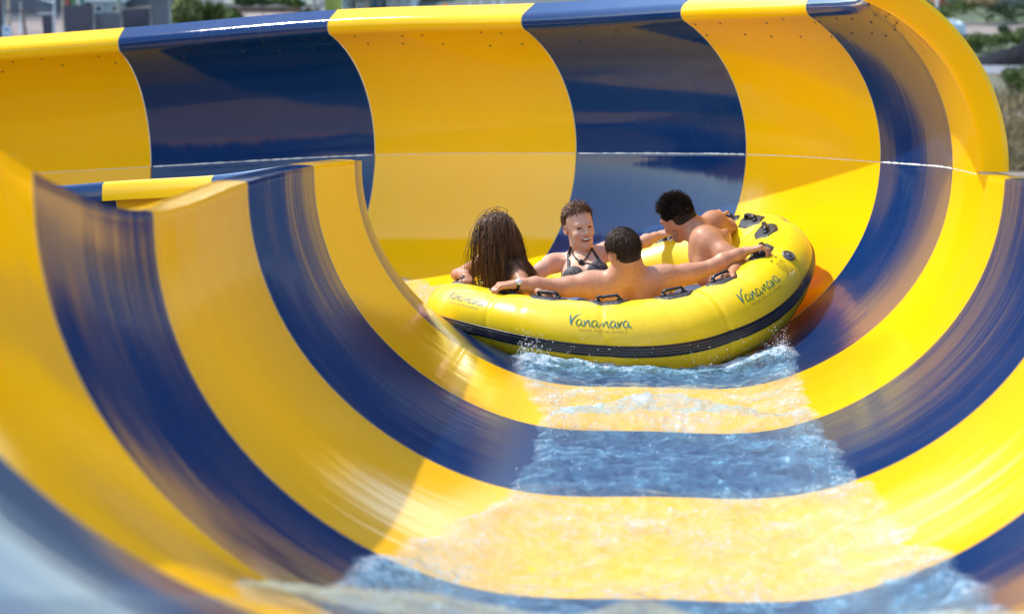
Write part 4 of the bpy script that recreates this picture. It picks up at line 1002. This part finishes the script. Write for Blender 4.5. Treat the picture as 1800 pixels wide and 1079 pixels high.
def screen(label, px0, px1, y0, ytop, m, seed):
    a, s = at(px0, y0); b_, _ = at(px1, y0); W = b_[0] - a[0]; Hh = (y0 - ytop) * s; n = max(4, int(W / .35)); P = []
    e = empty('screen_fence', Matrix.Translation(tuple(a))); tag(e, label, 'fence', 'dark screens in the yard on the left')
    for z in np.linspace(.05, Hh, 7): P.append([(W * i / n, .05 * math.sin(i * 1.9 + seed) + .03 * math.sin(z * 3 + i), z + .04 * math.sin(i * .7) * (z > Hh * .9)) for i in range(n + 1)])
    mb = MB(); mb.grid(np.array(P)); o = mb.build('screen_cloth', m, e); mod_solid(o, .02)
    for x in (0, W / 2, W): mb = MB(); mb.tube([(x, .12, 0), (x, .12, Hh + .1)], .045, 8); mb.build('support_post', M_STEEL, e)
    return e
screen('dark plum screen standing between two tan posts, lower than its neighbours', 114, 166, 76, 13, M_DARKP, 1)
screen('slate grey screen behind the low rail', 164, 214, 74, 25, M_SLATE, 2)
screen('dark screen filling the opening between mossy post and tan post', 214, 266, 66, 18, M_DARKP, 3)
screen('tall slate net left of the pale leafed shrub', 267, 299, 70, -30, M_SLATE, 4)
screen('dark screen at the left edge beside the sign', -40, 8, 84, -30, M_DARKP, 5)
screen('long slate net far behind the posts, closing the yard at the top left', -60, 330, 26, -60, M_SLATE, 8)
screen('dark narrow screen behind the white prop', 76, 92, 72, 30, M_DARKP, 6)
# sign
p, s = at(13, 86); e = empty('sign', Matrix.Translation(tuple(p))); tag(e, 'upright white and blue sign board with a blue arch at the left edge', 'sign')
mb = MB(); mb.box((0, 0, 24 * s), (15 * s, .05, 30 * s)); mb.build('sign_board', simple('pale_blue_board', (.45, .52, .62), .5, .05, 2), e, smooth=False); M_SB = simple('sign_blue', (.03, .07, .22), .5, .1)
mb = MB(); mb.tube([(math.cos(q) * 4 * s, -.035, 14 * s + math.sin(q) * 7 * s) for q in np.linspace(0, PI, 12)], 1.0 * s, 6); mb.build('sign_arch', M_SB, e); mb = MB(); mb.ell((.5 * s, -.03, 33 * s), (3 * s, .02, 2.4 * s), 8); mb.build('sign_emblem', M_SB, e)
for x in (-5, 5): mb = MB(); mb.tube([(x * s, .05, 0), (x * s, .05, 30 * s)], .03, 6); mb.build('sign_leg', M_STEEL, e)
# white truck roof / awning and hanging cloths
building('kiosk', 'white roofed kiosk behind the plum and slate screens', 'kiosk', 160, 216, 30, 26, simple('kiosk_grey', (.30, .34, .36), .8, .1, 1), M_WHITE, 2)
for i, (x, c, lab) in enumerate(((119, (.35, .08, .06), 'red'), (129, (.10, .22, .10), 'green'), (138, (.62, .58, .55), 'white'), (146, (.08, .22, .16), 'dark green'))):
    a, s = at(x, 30); mb = MB(); P = [[(a[0] + (f - .5) * 8 * s + .03 * math.sin(z * 4), a[1] + .06 * math.sin(f * 7 + z), z) for f in np.linspace(0, 1, 7)] for z in np.linspace(14 * s, 44 * s, 8)]
    mb.grid(np.array(P)); o = mb.build('flag_banner', simple(lab.replace(' ', '_') + '_cloth', c, .8, .15, 2)); mod_solid(o, .02); tag(o, '%s cloth banner hanging above the plum screen' % lab, 'banner', 'banners above the screen')
# planting left of centre
p, s = at(334, 58); bush('shrub', 'tall pale yellow-green leafed shrub left of the green fan bush', 'shrub', p, 46 * s, 66 * s, LEAF[2], 71, 0, 1500, .26)
p, s = at(306, 58); bush('shrub', 'small pale leafed shrub at the foot of the slate net', 'shrub', p, 26 * s, 34 * s, LEAF[2], 72, 0, 700, .2)
p, s = at(368, 58); bush('fan_palm', 'dark green spiky fan bush beside the pale shrub', 'palm', p, 52 * s, 40 * s, LEAF[0], 73, 0, 900, .22, blade=True)
for i, (x, w, h, lk, lab) in enumerate(((432, 34, 40, 1, 'dark leafed young tree left of the three on the pink pavement'), (462, 44, 52, 1, 'dark green tree with the broadest crown behind the blue slide rim'), (497, 40, 50, 0, 'green street tree just left of the white lamp post'), (521, 22, 34, 0, 'narrow green tree touching the white lamp post'), (406, 30, 24, 0, 'low green bush right of the fan palm'), (545, 26, 18, 0, 'low green bush right of the white lamp post'))):
    p, s = at(x, 40); bush('street_tree' if h > 30 else 'bush', lab, 'tree' if h > 30 else 'bush', p, w * s, h * s, LEAF[lk], 80 + i, .9 if h > 30 else 0, 900, .17, 'trees along the pink pavement')
building('low_wall', 'low pink stone wall behind the street trees', 'wall', 396, 560, 22, 9, simple('pink_stone', (.28, .19, .155), .9, .2, 1.5), M_CREAM, win=False, depth=.4)
post('lamp_post', 'white lamp post right of the street trees', 'lamp post', 533, 40, -70, 5, M_WHITE)
post('tree_trunk', 'bare grey trunk left of the yellow green banner', 'trunk', 553, 38, -60, 7, simple('grey_bark', (.30, .28, .26), .9, .2, 2), 'bare trunks beside the banner')
post('tree_trunk', 'bare grey trunk touching the yellow green banner', 'trunk', 563, 38, -60, 6, simple('pale_bark', (.34, .33, .31), .9, .2, 2), 'bare trunks beside the banner', .03)
a, s = at(586, 36); mb = MB(); P = [[(a[0] + (f - .5) * 30 * s, a[1] + .06 * math.sin(f * 6 + z), z) for f in np.linspace(0, 1, 9)] for z in np.linspace(2 * s, 50 * s, 9)]
e = empty('banner_stand', Matrix.Translation((0, 0, 0))); tag(e, 'yellow green banner stand above the joint of blue and yellow rim', 'banner'); mb.grid(np.array(P)); o = mb.build('banner_cloth', simple('yellow_green_cloth', (.34, .36, .07), .8, .35, .6), e); mod_solid(o, .02)
for f in (-.5, .5): mb = MB(); mb.tube([(a[0] + f * 30 * s, a[1] + .03, 0), (a[0] + f * 30 * s, a[1] + .03, 51 * s)], .04, 6); mb.build('banner_pole', M_STEEL, e)
B2 = 'buildings along the road at the top edge'
for x0, x1, y0, h, m, lab, nw in ((604, 622, 24, 30, M_TEALW, 'dark teal kiosk right of the yellow green banner', 1), (624, 642, 26, 24, M_CREAM, 'small cream building with one dark window', 1), (644, 676, 18, 34, M_TEALW, 'teal fronted shop between two cream buildings', 2), (678, 694, 20, 40, M_CREAM, 'narrow cream pillar building by the road', 1), (696, 726, 14, 36, M_WHITE, 'white building behind the white road sign', 2),
    (728, 766, 2, 30, M_BRICK, 'brown brick building above the orange diamond sign', 2), (768, 800, -4, 30, M_CREAM, 'cream building behind the orange diamond sign', 2), (806, 862, -6, 30, M_GREYW, 'grey building behind the white roadside posts', 3), (866, 918, -8, 34, M_BRICK, 'brown building above the joint of yellow and blue rim', 3), (922, 960, -4, 30, M_WHITE, 'white building above the long blue rim', 3), (964, 1010, -5, 28, M_BRICK, 'dark reddish building above the middle of the blue rim', 3), (1014, 1046, -4, 28, M_TEALW, 'teal building above the blue rim', 2), (1050, 1084, -6, 30, M_CREAM, 'cream building left of the last green tree', 2)):
    building('roadside_building', lab, 'building', x0, x1, y0, h, m, M_ROOF, nw, group=B2)
for i, (x, lab) in enumerate(((1100, 'leafy green tree above the blue rim near its right end'), (1140, 'dark green tree above the end of the blue rim'))):
    p, s = at(x, 0); bush('street_tree', lab, 'tree', p, 46 * s, 50 * s, LEAF[i], 95 + i, .8, 1100, .22, 'trees along the road')
WP = 'white posts along the road'
for x, y, lab in ((846, 18, 'white roadside post right of the orange sign'), (868, 17, 'white roadside post left of the thick pale post'), (884, 18, 'thick pale roadside post above the yellow rim end'), (826, 20, 'thin pale roadside post nearest the orange sign')):
    post('road_post', lab, 'post', x, y, y - 34, 5 if x == 884 else 3, M_WHITE, WP)
# road signs
def road_sign(label, px, y0, ys, r, m, sides, rot):
    e, p, s, h = post('road_sign', label, 'road sign', px, y0, ys, 2.0, M_STEEL); mb = MB(); n = sides
    ring = [(math.cos(rot + 2 * PI * i / n) * r * s, -.06, h + math.sin(rot + 2 * PI * i / n) * r * s) for i in range(n)]; back = [(x, -.03, z) for x, _, z in ring]
    mb.add(ring + back, [tuple(range(n)), tuple(range(2 * n - 1, n - 1, -1))] + [(i, n + i, n + (i + 1) % n, (i + 1) % n) for i in range(n)]); mb.build('sign_plate', m, e, smooth=False)
road_sign('orange diamond road sign on a grey pole above the yellow rim', 783, 28, 13, 7.5, simple('orange_sign', (.85, .28, .02), .5, .05), 4, 0)
road_sign('pale round road sign on a pole left of the orange diamond', 729, 30, 14, 6, simple('pale_sign', (.50, .58, .62), .5, .05), 16, 0)

# the wood behind the photographer, seen only as a dark line in the gel coat
g = np.random.default_rng(5); V = []; F = []
for i in range(9000):
    x = g.uniform(-70, 70); y = -34 - abs(g.normal(0, 5)); top = 15 + 3.5 * math.sin(x * .21) + 2.5 * math.sin(x * .53 + 1) + 1.5 * math.sin(x * 1.7); z = top * g.random() ** .7; r = g.uniform(.4, 1.1)
    u = g.normal(0, 1, 3); u /= np.linalg.norm(u); w_ = np.cross(u, [.2, .3, .9]); w_ /= np.linalg.norm(w_); p = np.array([x, y, z]); V += [p - u * r, p - w_ * r, p + u * r, p + w_ * r]; F.append((4 * i, 4 * i + 1, 4 * i + 2, 4 * i + 3))
tag(mesh('distant_wood', V, F, LEAF[1], smooth=False), kind='stuff')

# unseen wooded ridge above the frame, added to darken the panels' mirrored sky
P = []
for i in range(160):
    a = math.radians(-62 + 124 * i / 159); row = []
    for j, f in enumerate((0, .25, .5, .75, 1.0)):
        D = 2300 + 900 * f; hgt = (230 + 75 * math.sin(a * 5) + 45 * math.sin(a * 13 + 1) + 25 * math.sin(a * 31)) * math.sin(f * PI / 2) ** .8
        row.append((D * math.sin(a), D * math.cos(a), hgt - .5 + 6 * vnoise((a * 60, f * 9), 3) * (f > 0)))
    P.append(row)
mb = MB(); mb.grid(np.array(P)); o = mb.build('added_hills', simple('added_hillside', (.075, .105, .115), .95, .35, .01)); o['kind'] = 'structure'

# dry grass on the bank below the path
g = np.random.default_rng(23); V = []; F = []
for i in range(5200):
    p = ground_at(g.uniform(1700, 1900), 168 + 135 * g.random() ** .8, 0); h_ = g.uniform(.10, .42) * (1.4 if vnoise((p[0] * .35, p[1] * .25), 4) > 0 else .5); a = g.uniform(0, 2 * PI); w_ = np.array([math.cos(a), math.sin(a), 0]) * g.uniform(.03, .07); le = np.array([g.normal(0, .4), g.normal(0, .4), 1]) * h_
    V += [p - w_, p + w_, p + le]; F.append((3 * i, 3 * i + 1, 3 * i + 2))
tag(mesh('dry_grass', V, F, LEAF[3], smooth=False), kind='stuff')
